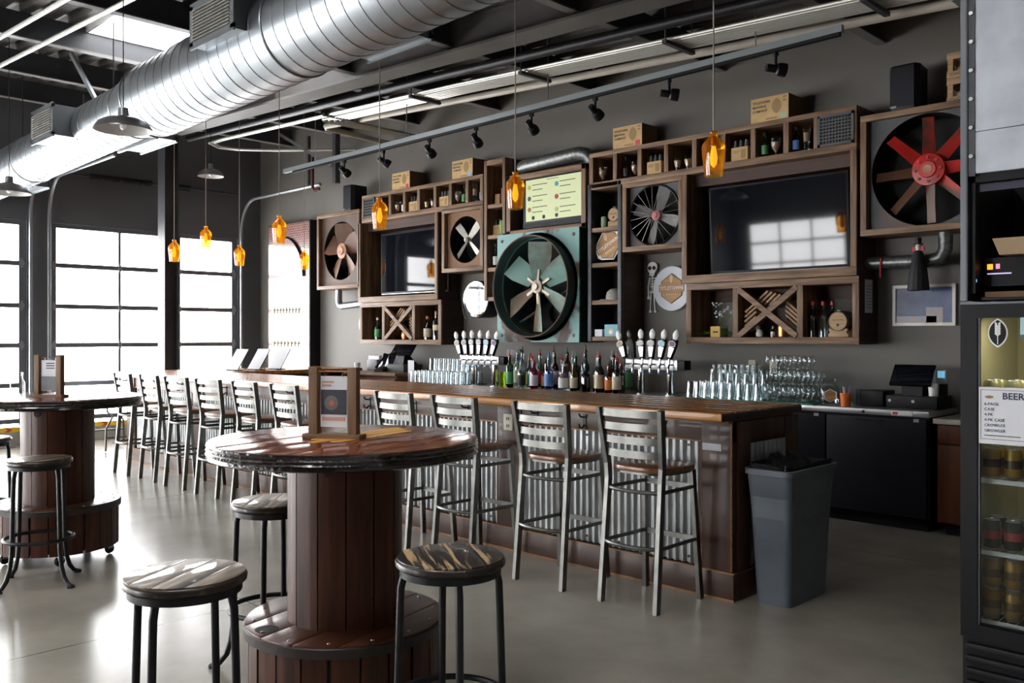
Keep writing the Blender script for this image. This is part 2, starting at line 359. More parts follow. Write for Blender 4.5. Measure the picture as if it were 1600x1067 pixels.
# ---- garage doors: five glazed sections
ROWS = [.34, .83, 1.38, 1.93, 2.51, 3.07]
def garage(name, w, loc, rz, full=True):
    r = thing(name, None, None, loc, rz, kind='structure')
    cols = [0.09, w / 3 + .02, 2 * w / 3 - .02, w - .09]
    for i in range(4):
        hw = .045 if i in (0, 3) else .019; cx = (.045, cols[1], cols[2], w - .045)[i]
        MB().box(cx - hw, cx + hw, -.03, .03, .28, 3.1).build('stile', M['alu'], r, smooth=0)
    for j, z in enumerate(ROWS):
        MB().box(.09, w - .09, -.028, .028, z - .032, z + .032).build('rail', M['alu'], r, smooth=0)
    for j in range(5):
        for i in range(3):
            MB().box(cols[i], cols[i+1], -.004, .004, ROWS[j] + .03, ROWS[j+1] - .03).build('pane', M['pane'], r, smooth=0)
    if not full: return r
    for j in range(1, 5):
        for x in (.055, cols[1], cols[2], w - .055):
            MB().prism([(x-.035, ROWS[j]), (x, ROWS[j]-.075), (x+.035, ROWS[j]), (x, ROWS[j]+.075)], -.045, -.03, 'y').build('hinge', M['zinc'], r, smooth=0)
    MB().box(0, w, -.05, 0, .0, .26).build('threshold', M['curb'], r, smooth=0)
    MB().box(0, w, -.056, -.05, .195, .262).build('hazard_tape', M['hazY'], r, smooth=0, label='yellow hazard tape with red chevrons')
    x = .1; d0 = None
    while x < w - .12:
        if d0 is None: d0 = MB().prism([(0, .2), (.055, .2), (.10, .228), (.055, .257), (0, .257), (.045, .228)], -.059, -.056, 'y').mesh('chevron', M['hazR'], smooth=0)
        mk('chevron', d0, r, (x, 0, 0)); x += .2
    for x in (-.03, w + .03):                                   # curved door tracks
        pts = [(x, -.12, .05), (x, -.12, 2.9)] + [(x, -.12 - .42 * (1 - cos(t)), 3.15 + .55 * sin(t)) for t in [pi/2 * k / 8 for k in range(9)]] + [(x, -2.4, 3.71)]
        MB().tube(pts, .024, 8).build('track', M['zinc'], r)
        MB().bar((x, -2.1, 3.73), (x, -2.1, 4.45), .04, .04).build('track_hanger', M['steel_dark'], r, smooth=0)
    MB().tube([(.05, -.16, 3.80), (w - .05, -.16, 3.80)], .016, 8).build('spring_shaft', M['steel_dark'], r)
    for a, b in ((.5, 1.40), (1.62, 2.0)):
        n = 44; MB().tube([(a + (b - a) * k / n, -.16, 3.80) for k in range(n + 1)], [.047 if k % 2 else .036 for k in range(n + 1)], 10).build('torsion_spring', M['blackm'], r, smooth=0)
    return r
for i, (a, b) in enumerate(LEFT_DOORS): garage('door_%d' % (i + 1), b - a, (XL - .06, a, 0), R(90), i < 2)  # the doors without tracks are unseen extras that bring in light
for i, (a, b) in enumerate(FRONT_DOORS): garage('door_%d' % (i + 4), b - a, (b, YF - .06, 0), R(180), False)
# ---- round spiral duct on hangers
def zd(x): return 3.54 + .024 * (x + 12)
du = thing('spiral_duct', 'large round galvanised spiral duct hanging below the roof deck', 'duct', (-8, 3.5, 0))
def dseg(x0, x1, r0, r1, name='duct_section'):
    return MB().tube([(x0 + 8, 0, zd(x0)), (x1 + 8, 0, zd(x1))], [r0, r1], 48, caps=False).build(name, M['galv'], du)
dseg(XL + .05, -8.35, .262, .262); dseg(-8.35, -7.95, .262, .325, 'reducer'); dseg(-7.95, XR - .1, .325, .325)
M['seam'] = mat('dark_seam', (.22, .235, .25), .4, .8)
def ring(x, r, rr, mt, name): MB().tube([(x + 8, r * cos(2*pi*k/40), zd(x) + r * sin(2*pi*k/40)) for k in range(40)], rr, 6, closed=True).build(name, mt, du)
x = XL + .2
while x < 0:
    if not -8.4 < x < -7.9: ring(x, .262 if x < -8.2 else .325, .0035, M['seam'], 'seam')
    x += .155
for x, r in ((-8.35, .262), (-7.95, .325), (-11.2, .262), (-5.55, .325)): ring(x, r, .011, M['galv'], 'collar')
for x in (-11.6, -8.9, -6.9, -4.2):
    r = .27 if x < -8.2 else .335
    MB().tube([(x + 8, 0, zd(x) + r), (x + 8, 0, zp(x) + .25)], .006, 6).build('hanger_rod', M['blackm'], du)
def vent(x0, x1, side, z0, z1, rr):
    y = -.42 if side < 0 else .42; yi = -.2 if side < 0 else .2
    ya, yb = min(y, yi), max(y, yi)
    v = MB().box(x0 + 8, x1 + 8, ya, yb, z0, z1).build('side_vent', M['galv'], du, smooth=0)
    f = y + (-.004 if side < 0 else .004)
    m = MB(); t = .03
    m.box(x0+8-.02, x1+8+.02, f-.008, f+.008, z1-t, z1+.02).box(x0+8-.02, x1+8+.02, f-.008, f+.008, z0-.02, z0+t).box(x0+8-.02, x0+8+t, f-.008, f+.008, z0, z1).box(x1+8-t, x1+8+.02, f-.008, f+.008, z0, z1)
    m.build('vent_frame', M['galv'], v, smooth=0)
    MB().box(x0+8+t, x1+8-t, f-.003, f+.003, z0+t, z1-t).build('vent_back', M['blackmatte'], v, smooth=0)
    n = 10
    for k in range(n):
        z = z0 + t + (z1 - z0 - 2*t) * (k + .5) / n
        MB().bar((x0+8+t, f + .01*side, z), (x1+8-t, f + .01*side, z), .012, .007).build('louver', M['alublade'], v, smooth=0)
    MB().box(x0+8-.06, x1+8+.06, yi - .02 if side < 0 else yi, yi if side < 0 else yi + .02, z0 - .03, z0).build('saddle_flange', M['galv'], v, smooth=0)
vent(-6.36, -5.74, -1, 3.66, 3.96, .325); vent(-9.9, -9.3, -1, 3.48, 3.78, .262)
vent(-5.3, -4.62, 1, 3.52, 3.82, .325); vent(-9.25, -8.45, 1, 3.42, 3.70, .262); vent(-12.6, -12.0, 1, 3.38, 3.66, .262)
# ---- pipes, conduits under the roof
MB().tube([(-9.78, 7.62, 4.16), (-9.78, 6.55, 4.20), (-9.72, 6.5, 4.205), (-2.1, 6.5, 3.795), (1.5, 6.5, 3.60)], .036, 12).build('sprinkler_pipe', M['creampipe'])
tag(bpy.data.objects['sprinkler_pipe'], 'cream painted pipe running under the roof with an elbow into the back wall', 'pipe')
MB().tube([(-12.2, 5.85, 4.33), (-6.6, 5.85, 4.10), (-3.7, 5.85, 3.95), (2.5, 5.85, 3.63)], .045, 12).build('black_pipe', M['blackm'])
tag(bpy.data.objects['black_pipe'], 'thick black pipe running beside the grey girder', 'pipe')
cr = thing('conduit_rack', 'flat bundle of thin galvanised conduits between black pipe and cream pipe', 'conduits', (0, 6.12, 0))
for k in range(7):
    y = 5.98 + .046 * k
    if k < 2:
        pts = [(-10.6, 7.6, 4.2), (-11.55, 6.9 - .05 * k, 4.22), (-12.0 + .05*k, 6.5, 4.24), (-12.1 + .08 * k, 6.25, 4.25), (-11.9 + .06 * k, y + .03, 4.245), (-11.5, y, 4.235)]
    else: pts = [(-9.3 + .05 * k, 7.62, 4.12), (-9.3 + .05 * k, y + .06, 4.12), (-9.24 + .05 * k, y, 4.12)]
    pts += [(-6.7, y, 4.03), (-3.8, y, 3.87), (1.5, y, 3.60)]
    MB().tube([(a, b - 6.12, c) for a, b, c in pts], .016, 8).build('conduit', M['conduit'], cr)
for x in (-8.9, -7.3, -5.7, -4.1, -2.5):
    zc = 4.03 + (x + 6.7) * -.053 - .02
    o = MB().box(-.02, .02, -.2, .22, -.03, 0).build('trapeze_strut', M['steel_dark'], cr, smooth=0, loc=(x, 0, zc))
    for y in (-.18, .2): MB().tube([(0, y, -.03), (0, y, zp(x) + .25 - zc)], .006, 6).build('threaded_rod', M['steel_dark'], o)
# diagonal braces and post holding the right-hand track
o = MB().box(-10.78, -10.70, 7.32, 7.40, 3.70, 4.5).build('track_post', M['steel_dark'], smooth=0); tag(o, 'dark vertical steel post holding the end of the door track', 'post')
o = MB().bar((-11.5, 6.9, 4.45), (-10.78, 7.3, 3.95), .04, .04).build('diagonal_brace', M['zinc'], smooth=0); tag(o, 'pale diagonal angle brace running down to the track post', 'brace')
o = MB().tube([(-11.1, 7.2, 4.1), (-11.1, 7.2, 3.66), (-11.08, 7.22, 3.62), (-11.0, 7.25, 3.64)], .022, 8).build('pull_cord', M['darkred']); tag(o, 'dark red strap hanging at the end of the door track', 'strap')
o = MB().bar((-9.6, 3.35, 4.4), (-9.2, 3.45, 3.86), .035, .035).build('duct_brace', M['zinc'], smooth=0); tag(o, 'short pale angle brace running up from the spiral duct', 'brace')
for (a, b) in (((-13.2, 2.87, zp(-13.2) - .10), (-1.5, 2.87, zp(-1.5) - .10)), ((-13.2, 2.54, zp(-13.2) - .10), (-1.5, 2.54, zp(-1.5) - .10))):
    o = MB().tube([a, b], .022, 8).build('roof_conduit', M['conduit']); tag(o, 'pale roof conduit under the purlins, ' + ('the one closer to the spiral duct' if a[1] > 2.7 else 'the one farther from the spiral duct'), 'conduit')
# mural light box on the back wall
lb = thing('mural_box', 'tall glossy mural box of red brick and yellow lettering in the corner', 'mural', (-12.18, 7.645, .97))
MB().box(-.60, .60, -.18, 0, 0, 2.30).build('case', M['black'], lb, smooth=0)
MB().box(-.585, .585, -.184, -.18, .015, 2.285).build('mural_print', M['brickprint'], lb, smooth=0)
for z0, z1, n in ((.86, 1.02, 9), (.34, .50, 8)):
    y = MB().box(-.48, .42, -.187, -.184, z0, z1).build('yellow_band', M['yelprint'], lb, smooth=0)
    for k in range(n):
        a = -.42 + .80 * k / n
        MB().box(a, a + .03, -.189, -.187, z0 + .03, z1 - .03).box(a, a + .07, -.189, -.187, z0 + .08, z0 + .10).build('letter_stroke', M['ink'], y, smooth=0)
MB().tube([(-.1 + .55 * cos(t), -.20, 1.45 + .62 * sin(t)) for t in [pi/2 * k / 10 for k in range(11)]], .02, 8).build('gooseneck_arm', M['black'], lb)
# ================================================================== BAR
BX0, BX1, BY = -10.95, -2.66, 4.50
bar = thing('bar_counter', 'long bar body of dark stained wood with corrugated steel panels', 'bar', (BX1, BY, 0))
def L(x): return x - BX1
MB().box(L(BX0), 0, .03, .74, 0, 1.02).build('carcass', M['barbody'], bar, smooth=0)
MB().box(L(-10.95), L(-10.1), .74, 2.75, 0, 1.02).build('return_carcass', M['barbody'], bar, smooth=0)
MB().box(L(BX0) , .045, -.045, .03, 0, .155).build('base_board', M['barbodyx'], bar, .006)
MB().box(.0, .045, .03, .76, 0, .155).build('base_board', M['barbodyx'], bar, .006)
MB().box(L(BX0), .048, -.048, -.03, .155, .163).box(L(BX0), .048, -.05, -.044, 0, .012).build('worn_edge', M['wornedge'], bar, smooth=0)
MB().box(L(BX0), .02, -.022, .03, .895, 1.02).build('top_rail', M['barbodyx'], bar, .003)
MB().box(L(BX0), .02, -.025, -.02, .888, .897).build('worn_edge', M['wornedge'], bar, smooth=0)
MB().box(L(BX0) - .05, .03, -.075, -.02, 1.010, 1.021).build('under_moulding', M['wornedge'], bar, smooth=0)
PIL = [(-2.83, -2.64), (-4.52, -4.30), (-6.98, -6.76), (-9.22, -9.0), (-10.95, -10.75)]
for a, b in PIL:
    MB().box(L(a), L(b), -.032, .03, .155, 1.012).build('pilaster', M['barbody'], bar, .004)
    MB().box(L(a) - .006, L(a), -.034, -.02, .165, .895).box(L(b), L(b) + .006, -.034, -.02, .165, 1.01).build('worn_edge', M['wornedge'], bar, smooth=0)
def corr(w, h, pitch=.052, amp=.011):
    n = int(w / pitch * 8); m = MB()
    return m.grid(lambda u, v: (u * w, -amp * (1 + sin(2 * pi * u * w / pitch)), v * h), n, 1)
for i in range(4):
    a, b = PIL[i+1][1], PIL[i][0]
    corr(b - a, .735).build('corrugated_panel', M['galv2'], bar, smooth=80, loc=(L(a), .022, .16))
    # crushed top strip and screws
    k = MB()
    for s in range(int((b - a) / .26) + 1): k.lathe([(.001, -.004), (.008, -.004), (.008, 0)], 8, (L(a) + .06 + s * .26, .0, .20), 'y').lathe([(.001, -.004), (.008, -.004), (.008, 0)], 8, (L(a) + .06 + s * .26, .0, .86), 'y')
    k.build('screw_row', M['blackm'], bar, smooth=0)
# right end of the bar
MB().box(0, .03, .03, .17, .155, 1.012).build('end_pilaster', M['barbody'], bar, .004)
MB().box(0, .03, .60, .76, .155, 1.012).build('end_pilaster', M['barbody'], bar, .004)
MB().box(0, .024, .17, .60, .88, 1.012).build('end_rail', M['barbody'], bar, .003)
corr(.43, .72).build('corrugated_panel', M['galv2'], bar, smooth=80, loc=(.004, .17, .16), rot=(0, 0, R(90)))
MB().box(L(-2.825), L(-2.70), -.036, -.032, .845, .885).build('grey_plate', M['concretepanel'], bar, smooth=0, label='small pale grey plate on the corner post')
hk = None
for x in (-3.10, -3.72, -4.15, -4.85, -5.45, -6.05, -6.6, -7.25, -7.9, -8.5, -9.5, -10.1):
    if hk is None:
        m = MB(); m.box(-.014, .014, -.006, 0, -.05, .05)
        m.tube([(0, -.006, .03), (0, -.045, .035), (0, -.06, .055)], .006, 6).tube([(0, -.006, -.02), (0, -.03, -.04), (0, -.05, -.035), (0, -.06, -.01)], .006, 6); hk = m.mesh('coat_hook', M['blackm'])
    mk('coat_hook', hk, bar, (L(x), -.022, .945))
for x in (-4.41, -6.87):
    o = MB().box(L(x) - .045, L(x) + .045, -.039, -.032, .84, .955).build('power_outlet', M['cream'], bar, .004)
    for dz in (.872, .922): MB().box(L(x) - .012, L(x) - .006, -.041, -.039, dz - .01, dz + .01).box(L(x) + .006, L(x) + .012, -.041, -.039, dz - .01, dz + .01).build('socket_slot', M['black'], o, smooth=0)
# ---- bar top of planks
bt = thing('bar_countertop', 'glossy varnished plank top along the bar, amber brown edge', 'bar top', (BX1, BY, 1.022))
TY0, TY1 = -.15, .80; n = 6; pw = (TY1 - TY0) / n
for k in range(n):
    y0 = TY0 + k * pw; e = M['bartopedge'] if k == 0 else M['bartop']
    MB().box(L(-11.1), .03, y0 + .0008, y0 + pw - .0008, 0, .052).build('plank', M['bartop'], bt, .002 if k else .012)
MB().box(L(-11.09), .032, TY0 - .004, TY0 + .002, .004, .044).build('front_nosing', M['bartopedge'], bt, .002)
MB().box(.028, .034, TY0, TY1, .004, .044).build('end_nosing', M['spoolband'], bt, .002)
for k in range(5):
    x0 = -11.1 + k * .22
    MB().box(L(x0) + .001, L(x0) + .219, TY1, 2.78, 0, .052).build('plank', M['bartop'], bt, .002)

# ================================================================== BAR STOOLS
def ladder_stool(loc, label):
    s = thing('bar_stool', label, 'bar stool', loc, 0, 'ladder-back stools along the bar')
    st = M['stoolsteel']
    for q in (-1, 1):
        m = MB(); pts = [(q*.19, -.235, 0), (q*.182, -.175, .70), (q*.188, -.175, .78), (q*.212, -.225, 1.10)]
        for a, b in zip(pts, pts[1:]): m.bar(a, b, .026, .038, (0, 1, 0))
        m.build('back_leg', st, s, smooth=0)
        m = MB(); m.bar((q*.19, .195, 0), (q*.165, .15, .742), .026, .036, (0, 1, 0)); m.build('front_leg', st, s, smooth=0)
    for z, w, yo in ((1.075, .204, -.222), (1.0, .20, -.211), (.925, .196, -.199), (.848, .19, -.188)):
        def f(u, v, z=z, w=w, yo=yo):
            x = -w + 2*w*u; return (x, yo - .035 * (1 - (x / w) ** 2), z - .021 + .042 * v)
        m = MB(); m.grid(f, 12, 1); k = len(m.v); m.v += [(x, y + .006, zz) for x, y, zz in m.v]; m.f += [tuple(i + k for i in ff[::-1]) for ff in m.f]
        n = 13; m.f += [(i+1, i, i+k, i+1+k) for i in range(12)] + [(n+i, n+i+1, n+i+1+k, n+i+k) for i in range(12)]
        m.build('back_slat', st, s, smooth=60)
    outl = []
    for t in range(28):
        a = 2*pi*t/28; cx, cy = cos(a), sin(a); p = 3.2
        r = (abs(cx)**p + abs(cy)**p) ** (-1/p); wv = .205 + .012 * sin(a)
        outl.append((r * cx * wv, r * cy * .2 - .0))
    MB().prism(outl, .748, .778, 'z').build('seat', M['seat'], s, .008)
    MB().prism([(x*.93, y*.93) for x, y in outl], .734, .748, 'z').build('seat_pan', st, s)
    for z, e in ((.645, .07), (.345, .085)):
        t0 = 1 - z / .75; xs_ = .165 + .025 * t0; yf = .15 + .045 * t0; yb = -.18 - .05 * t0
        pts = [(-xs_, yf, z), (-xs_ - .008, yb + .06, z)] + [(-(xs_ + .008) * cos(t), yb - e * sin(t) + .03, z) for t in [pi * k / 14 for k in range(1, 14)]] + [(xs_ + .008, yb + .06, z), (xs_, yf, z)]
        MB().tube(pts, .0115, 8).build('foot_hoop' if z < .5 else 'seat_hoop', st, s)
        MB().bar((-xs_, yf, z), (xs_, yf, z), .012, .03).build('front_stretcher', st, s, smooth=0)
    return s
BS = [(-2.985, 'metal ladder-back bar stool at the outer end of the bar, closest to the grey bin'),
      (-3.645, 'metal ladder-back bar stool second from the grey bin'),
      (-4.43, 'metal ladder-back bar stool in front of the pilaster outlet, third from the grey bin'),
      (-5.07, 'metal ladder-back bar stool fourth from the grey bin, partly behind the round table'),
      (-6.53, 'metal ladder-back bar stool sixth from the far end, beside the second outlet'),
      (-7.23, 'metal ladder-back bar stool fifth from the far end of the bar'),
      (-7.91, 'metal ladder-back bar stool fourth from the far end of the bar'),
      (-8.57, 'metal ladder-back bar stool third from the far end of the bar'),
      (-9.20, 'metal ladder-back bar stool second from the far end of the bar'),
      (-9.82, 'metal ladder-back bar stool at the far end of the bar beside the garage door')]
s0 = None
for x, lab in BS:
    if s0 is None: s0 = ladder_stool((x, 4.2, 0), lab)
    else: dup(s0, (x + random.uniform(-.01, .01), 4.2 + random.uniform(-.02, .01), 0), R(random.uniform(-3, 3)), lab)

# ================================================================== SPOOL TABLES
def disc_planks(m_list, r, n, gap, z0, z1, rin=0):
    for k in range(n):
        y0 = -r + 2 * r * k / n + gap; y1 = -r + 2 * r * (k + 1) / n - gap
        pr = []; q = 10
        for t in range(q + 1):
            y = y0 + (y1 - y0) * t / q; pr.append((math.sqrt(max(r*r - y*y, 1e-6)), y))
        m_list.append(MB().prism(pr + [(-x, y) for x, y in pr[::-1]], z0, z1, 'z'))
def spool(loc, rz, label, stripes):
    t = thing('spool_table', label, 'table', loc, rz, 'cable spool tables')
    ml = []; disc_planks(ml, .530, 6, .0012, 1.066, 1.092)
    for q in ml: q.build('top_plank', M['spooltop'], t, .002)
    MB().lathe([(.001, 1.028), (.527, 1.028), (.536, 1.034), (.533, 1.046), (.538, 1.050), (.532, 1.058), (.537, 1.066), (.532, 1.074), (.536, 1.082), (.534, 1.088), (.5305, 1.0895), (.5305, 1.06), (.001, 1.06)], 72).build('top_rim', M['spoolrim'], t)
    n = 13; rc = .228
    for k in range(n):
        a0, a1 = 2*pi*k/n + .012, 2*pi*(k+1)/n - .012
        arc = [a0 + (a1 - a0) * j / 4 for j in range(5)]; ri = rc - .03
        MB().prism([(rc*cos(a), rc*sin(a)) for a in arc] + [(ri*cos(a), ri*sin(a)) for a in arc[::-1]], .37, 1.028, 'z').build('stave', M['spool'], t)
    MB().lathe([(.001, -.004), (.022, -.004), (.022, 0)], 16, (0, 0, 0), 'y').build('hand_hole', M['blackmatte'], t, loc=(rc*cos(R(-155)), rc*sin(R(-155)), .99), rot=(0, 0, R(-155 + 90)))
    MB().lathe([(rc - .012, .37), (rc - .012, 1.028)], 40).build('core', M['blackmatte'], t)
    ml = []; disc_planks(ml, .392, 5, .002, .352, .380)
    for q in ml: q.build('flange_plank', M['spoolflange'], t, .002)
    MB().lathe([(.37, .335), (.396, .335), (.398, .370), (.394, .374)], 64).build('flange_band', M['spoolband'], t)
    n = 22; rb = .382
    for k in range(n):
        a0, a1 = 2*pi*k/n + .010, 2*pi*(k+1)/n - .010 - (.02 if k % 3 == 0 else 0)
        arc = [a0 + (a1 - a0) * j / 3 for j in range(4)]; ri = rb - .022
        MB().prism([(rb*cos(a), rb*sin(a)) for a in arc] + [(ri*cos(a), ri*sin(a)) for a in arc[::-1]], .075, .342, 'z').build('base_stave', M['spool'], t)
    MB().lathe([(.001, .09), (rb - .014, .09), (rb - .014, .35)], 40).build('base_core', M['blackmatte'], t)
    for k in range(5):
        a = 2*pi*k/5 + .4; cx, cy = .33*cos(a), .33*sin(a)
        c = MB().lathe([(.001, -.014), (.03, -.014), (.036, 0), (.03, .014), (.001, .014)], 16, (cx, cy, .036), 'y').build('caster', M['black'], t)
        MB().box(cx - .02, cx + .02, cy - .02, cy + .02, .04, .09).build('caster_fork', M['zinc'], c, smooth=0)
    for k in range(14):
        a = 2*pi*k/14 + .1; MB().lathe([(.007, .38), (.006, .383), (.001, .3835)], 8, (.355*cos(a), .355*sin(a), 0)).build('bolt_head', M['zinc'], t)
    MB().lathe([(.001, .3803), (.045, .3803), (.045, .381), (.001, .381)], 20, (-.30, .13, 0)).build('drain_hole', M['black'], t) if stripes else None
    if stripes:
        for y, x0, x1 in ((-.06, -.12, .34), (.0, -.18, .40), (.055, -.10, .42)):
            pts = [(x1 - .02 + .026*cos(a), y + .026*sin(a)) for a in [-pi/2 + pi*k/6 for k in range(7)]] + [(x0 + .026*cos(a), y + .026*sin(a)) for a in [pi/2 + pi*k/6 for k in range(7)]]
            MB().prism(pts, 1.092, 1.0926, 'z').build('yellow_stripe', M['yellowprint'], t)
        MB().box(.0, .16, -.0365, -.0335, 1.0922, 1.0928).box(-.1, .1, .0255, .0285, 1.0922, 1.0928).build('stripe_line', M['spoolband'], t, smooth=0)
    return t
spool((-3.0, 2.10, 0), R(104), 'glossy dark cable spool table with yellow stripes on its varnished top', True)
spool((-6.49, 2.18, 0), R(104), 'dark cable spool table near the garage doors, its top washed with daylight', False)
def menu_stand(loc, rz, label, art):
    s = thing('menu_stand', label, 'menu stand', loc, rz, 'wooden menu stands on spool tables')
    for q in (-1, 1):
        MB().box(q*.085 - .019, q*.085 + .019, -.02, .02, .012, .285).build('post', M['barnz'], s, .002)
    MB().box(-.125, .125, -.035, .035, 0, .018).build('base', M['barnx'], s, .002)
    MB().tube([(-.085, 0, .268), (.085, 0, .268)], .003, 6).build('rod', M['copper'], s)
    p = MB().box(-.058, .058, -.004, -.001, .045, .25).build('menu_sheet', M['paper'], s, smooth=0)
    for q in (-1, 1): MB().tube([(q*.04, .011*cos(a), .258 + .013*sin(a)) for a in [2*pi*k/14 for k in range(14)]], .0014, 5, closed=True).build('ring', M['chrome'], s)
    if art:
        MB().box(-.056, .056, -.0055, -.004, .095, .195).build('photo_block', plain('menu_photo', (.05, .055, .075), .4), p, smooth=0)
        MB().lathe([(.001, 0), (.03, 0)], 20, (-.01, -.006, .142), 'y').build('record', plain('record_grey', (.16, .15, .14), .4), p, smooth=0)
        MB().lathe([(.001, 0), (.011, 0)], 16, (-.008, -.0066, .14), 'y').build('record_label', plain('record_red', (.6, .12, .06), .5), p, smooth=0)
        for q4 in ((-.05, .0, .222, .230), (-.05, -.01, .208, .216), (-.05, .05, .07, .085)): MB().box(q4[0], q4[1], -.0055, -.004, q4[2], q4[3]).build('pink_print', plain('pink_print', (.55, .30, .25), .6), p, smooth=0)
    else:
        MB().box(-.056, .056, -.0055, -.004, .047, .14).build('photo_block', plain('menu_grey', (.12, .12, .13), .5), p, smooth=0)
        for k in range(3): MB().box(-.02, .045, -.0055, -.004, .225 - .016*k, .231 - .016*k).build('print_line', M['ink'], p, smooth=0)
    return s
menu_stand((-3.02, 2.06, 1.0915), R(90 - 45.6 - 14), 'wooden menu stand with a record photo on the striped spool table', True)
menu_stand((-6.45, 2.11, 1.0915), R(90 - 45.6 - 12), 'wooden menu stand with a grey printed sheet on the table near the garage doors', False)
o = MB().lathe([(.001, 0), (.045, 0), (.045, .10), (.03, .13), (.034, .17), (.001, .17)], 16).build('glass_jar', M['glass']); o.location = (-6.50, 1.93, 1.0925); tag(o, 'small clear glass jar beside the menu stand', 'jar')

# ================================================================== ROUND STOOLS
def round_stool(loc, rz, label, wm):
    s = thing('round_stool', label, 'stool', loc, rz, 'round wooden-seat stools at the spool tables')
    MB().lathe([(.001, .722), (.172, .722), (.186, .732), (.188, .745), (.184, .752), (.180, .754), (.001, .752)], 48).build('seat', M['seatedge'], s)
    ml = []; disc_planks(ml, .181, 4, .0008, .7525, .7585)
    for q in ml: q.build('seat_plank', wm, s, .0015, rot=(0, 0, R(90)))
    MB().lathe([(.165, .70), (.172, .70), (.172, .722), (.165, .722)], 40).build('seat_ring', M['blackm'], s)
    for k in range(4):
        a = pi/2 * k; c, d = cos(a), sin(a)
        path = [(.155, .712), (.168, .66), (.172, .55), (.178, .35), (.183, .20), (.195, .12), (.215, .06), (.245, .022), (.27, .012)]
        MB().tube([(r*c, r*d, z) for r, z in path], [.013, .013, .013, .013, .013, .013, .014, .013, .012], 10).build('leg', M['blackm'], s)
        MB().lathe([(.001, 0), (.026, 0), (.026, .012), (.016, .02), (.001, .02)], 14, (.27*c, .27*d, 0)).build('foot_pad', M['blackm'], s)
    MB().tube([(.192*cos(2*pi*k/44), .192*sin(2*pi*k/44), .275) for k in range(44)], .0115, 8, closed=True).build('foot_ring', M['blackm'], s)
    return s
round_stool((-2.69, 1.28, 0), R(32), 'round stool with bright daylight on its worn seat, in front of the striped table', M['stoolwood2'])
round_stool((-2.26, 2.01, 0), R(58), 'round stool with black paint worn off its pine seat, beside the striped table', M['stoolwood'])
round_stool((-3.60, 2.13, 0), R(45), 'round stool with a brown worn seat half hidden behind the striped table', M['stoolwood2'])
round_stool((-5.86, 1.86, 0), R(20), 'round stool in front of the spool table near the garage doors', M['stoolwood'])
round_stool((-7.35, 1.95, 0), R(60), 'round stool behind the spool table near the garage doors', M['stoolwood2'])
# folding table by the garage door
ft = thing('folding_table', 'white folding table with curved grey legs by the garage door', 'table', (-12.4, 4.9, 0))
MB().box(-.75, .75, -.38, .38, .71, .74).build('table_top', M['white'], ft, .006)
for q in (-1, 1):
    for p in (-1, 1):
        MB().tube([(q*.50, p*.30, .70), (q*.50, p*.30, .52), (q*.52, p*.24, .45), (q*.54, p*.33, .30), (q*.55, p*.34, .01)], .014, 8).build('leg', M['stoolsteel'], ft)
    MB().tube([(q*.545, -.335, .18), (q*.545, .335, .18)], .013, 8).build('cross_bar', M['stoolsteel'], ft)

# ================================================================== GREY BIN
tb = thing('trash_bin', 'tall slim grey plastic bin with black liner beside the bar end', 'bin', (-2.44, 4.80, 0))
def rrect(w, d, r, n=6):
    out = []
    for cx, cy, a0 in ((w-r, d-r, 0), (-w+r, d-r, 90), (-w+r, -d+r, 180), (w-r, -d+r, 270)):
        out += [(cx + r*cos(R(a0 + 90*k/n)), cy + r*sin(R(a0 + 90*k/n))) for k in range(n+1)]
    return out
def loft(m, secs):
    n = len(secs[0][0]); vs = [(x, y, z) for poly, z in secs for x, y in poly]
    m.add(vs, [(i*n+k, i*n+(k+1)%n, (i+1)*n+(k+1)%n, (i+1)*n+k) for i in range(len(secs)-1) for k in range(n)]); return m
m = loft(MB(), [(rrect(.105, .235, .04), 0), (rrect(.128, .268, .045), .60), (rrect(.132, .272, .045), .605), (rrect(.140, .285, .045), .735)])
m.f.append(tuple(range(27, -1, -1))); m.build('body', M['trash'], tb)
m = loft(MB(), [(rrect(.140, .285, .045), .728), (rrect(.152, .297, .05), .73), (rrect(.152, .297, .05), .76), (rrect(.136, .281, .045), .762), (rrect(.13, .27, .04), .60), (rrect(.10, .23, .04), .05)]); m.build('rim', M['trash'], tb)
MB().prism([(-.12, .50), (.0, .40), (.0, .395), (-.12, .492)], .132, .134, 'x').build('crease', M['trash'], tb, smooth=0)
random.seed(3)
m = MB(); n = 56; secs = []
for z, e, jz in ((.35, -.05, 0), (.60, -.032, .01), (.72, -.024, .012), (.765, -.016, .012), (.785, -.010, .012)):
    pl = rrect(.140 + e, .285 + e, .045, 13); secs.append([(x + random.uniform(-.004, .004), y + random.uniform(-.004, .004), z + random.uniform(-jz, jz)) for x, y in pl])
k = len(secs[0]); m.add([p for sct in secs for p in sct], [(i*k+j, i*k+(j+1)%k, (i+1)*k+(j+1)%k, (i+1)*k+j) for i in range(4) for j in range(k)])
for t in range(7):
    a = Vector((random.uniform(-.08, .05), random.uniform(-.18, .20), .745)); m.grid(lambda u, v, a=a: (a.x + (u-.5)*.16 + .02*sin(9*v), a.y + (v-.5)*.16 + .02*sin(7*u), a.z + .07*sin(pi*u)*sin(pi*v) + .015*sin(14*u+5*v)), 8, 8)
m.build('bin_liner', M['bag'], tb, smooth=30)

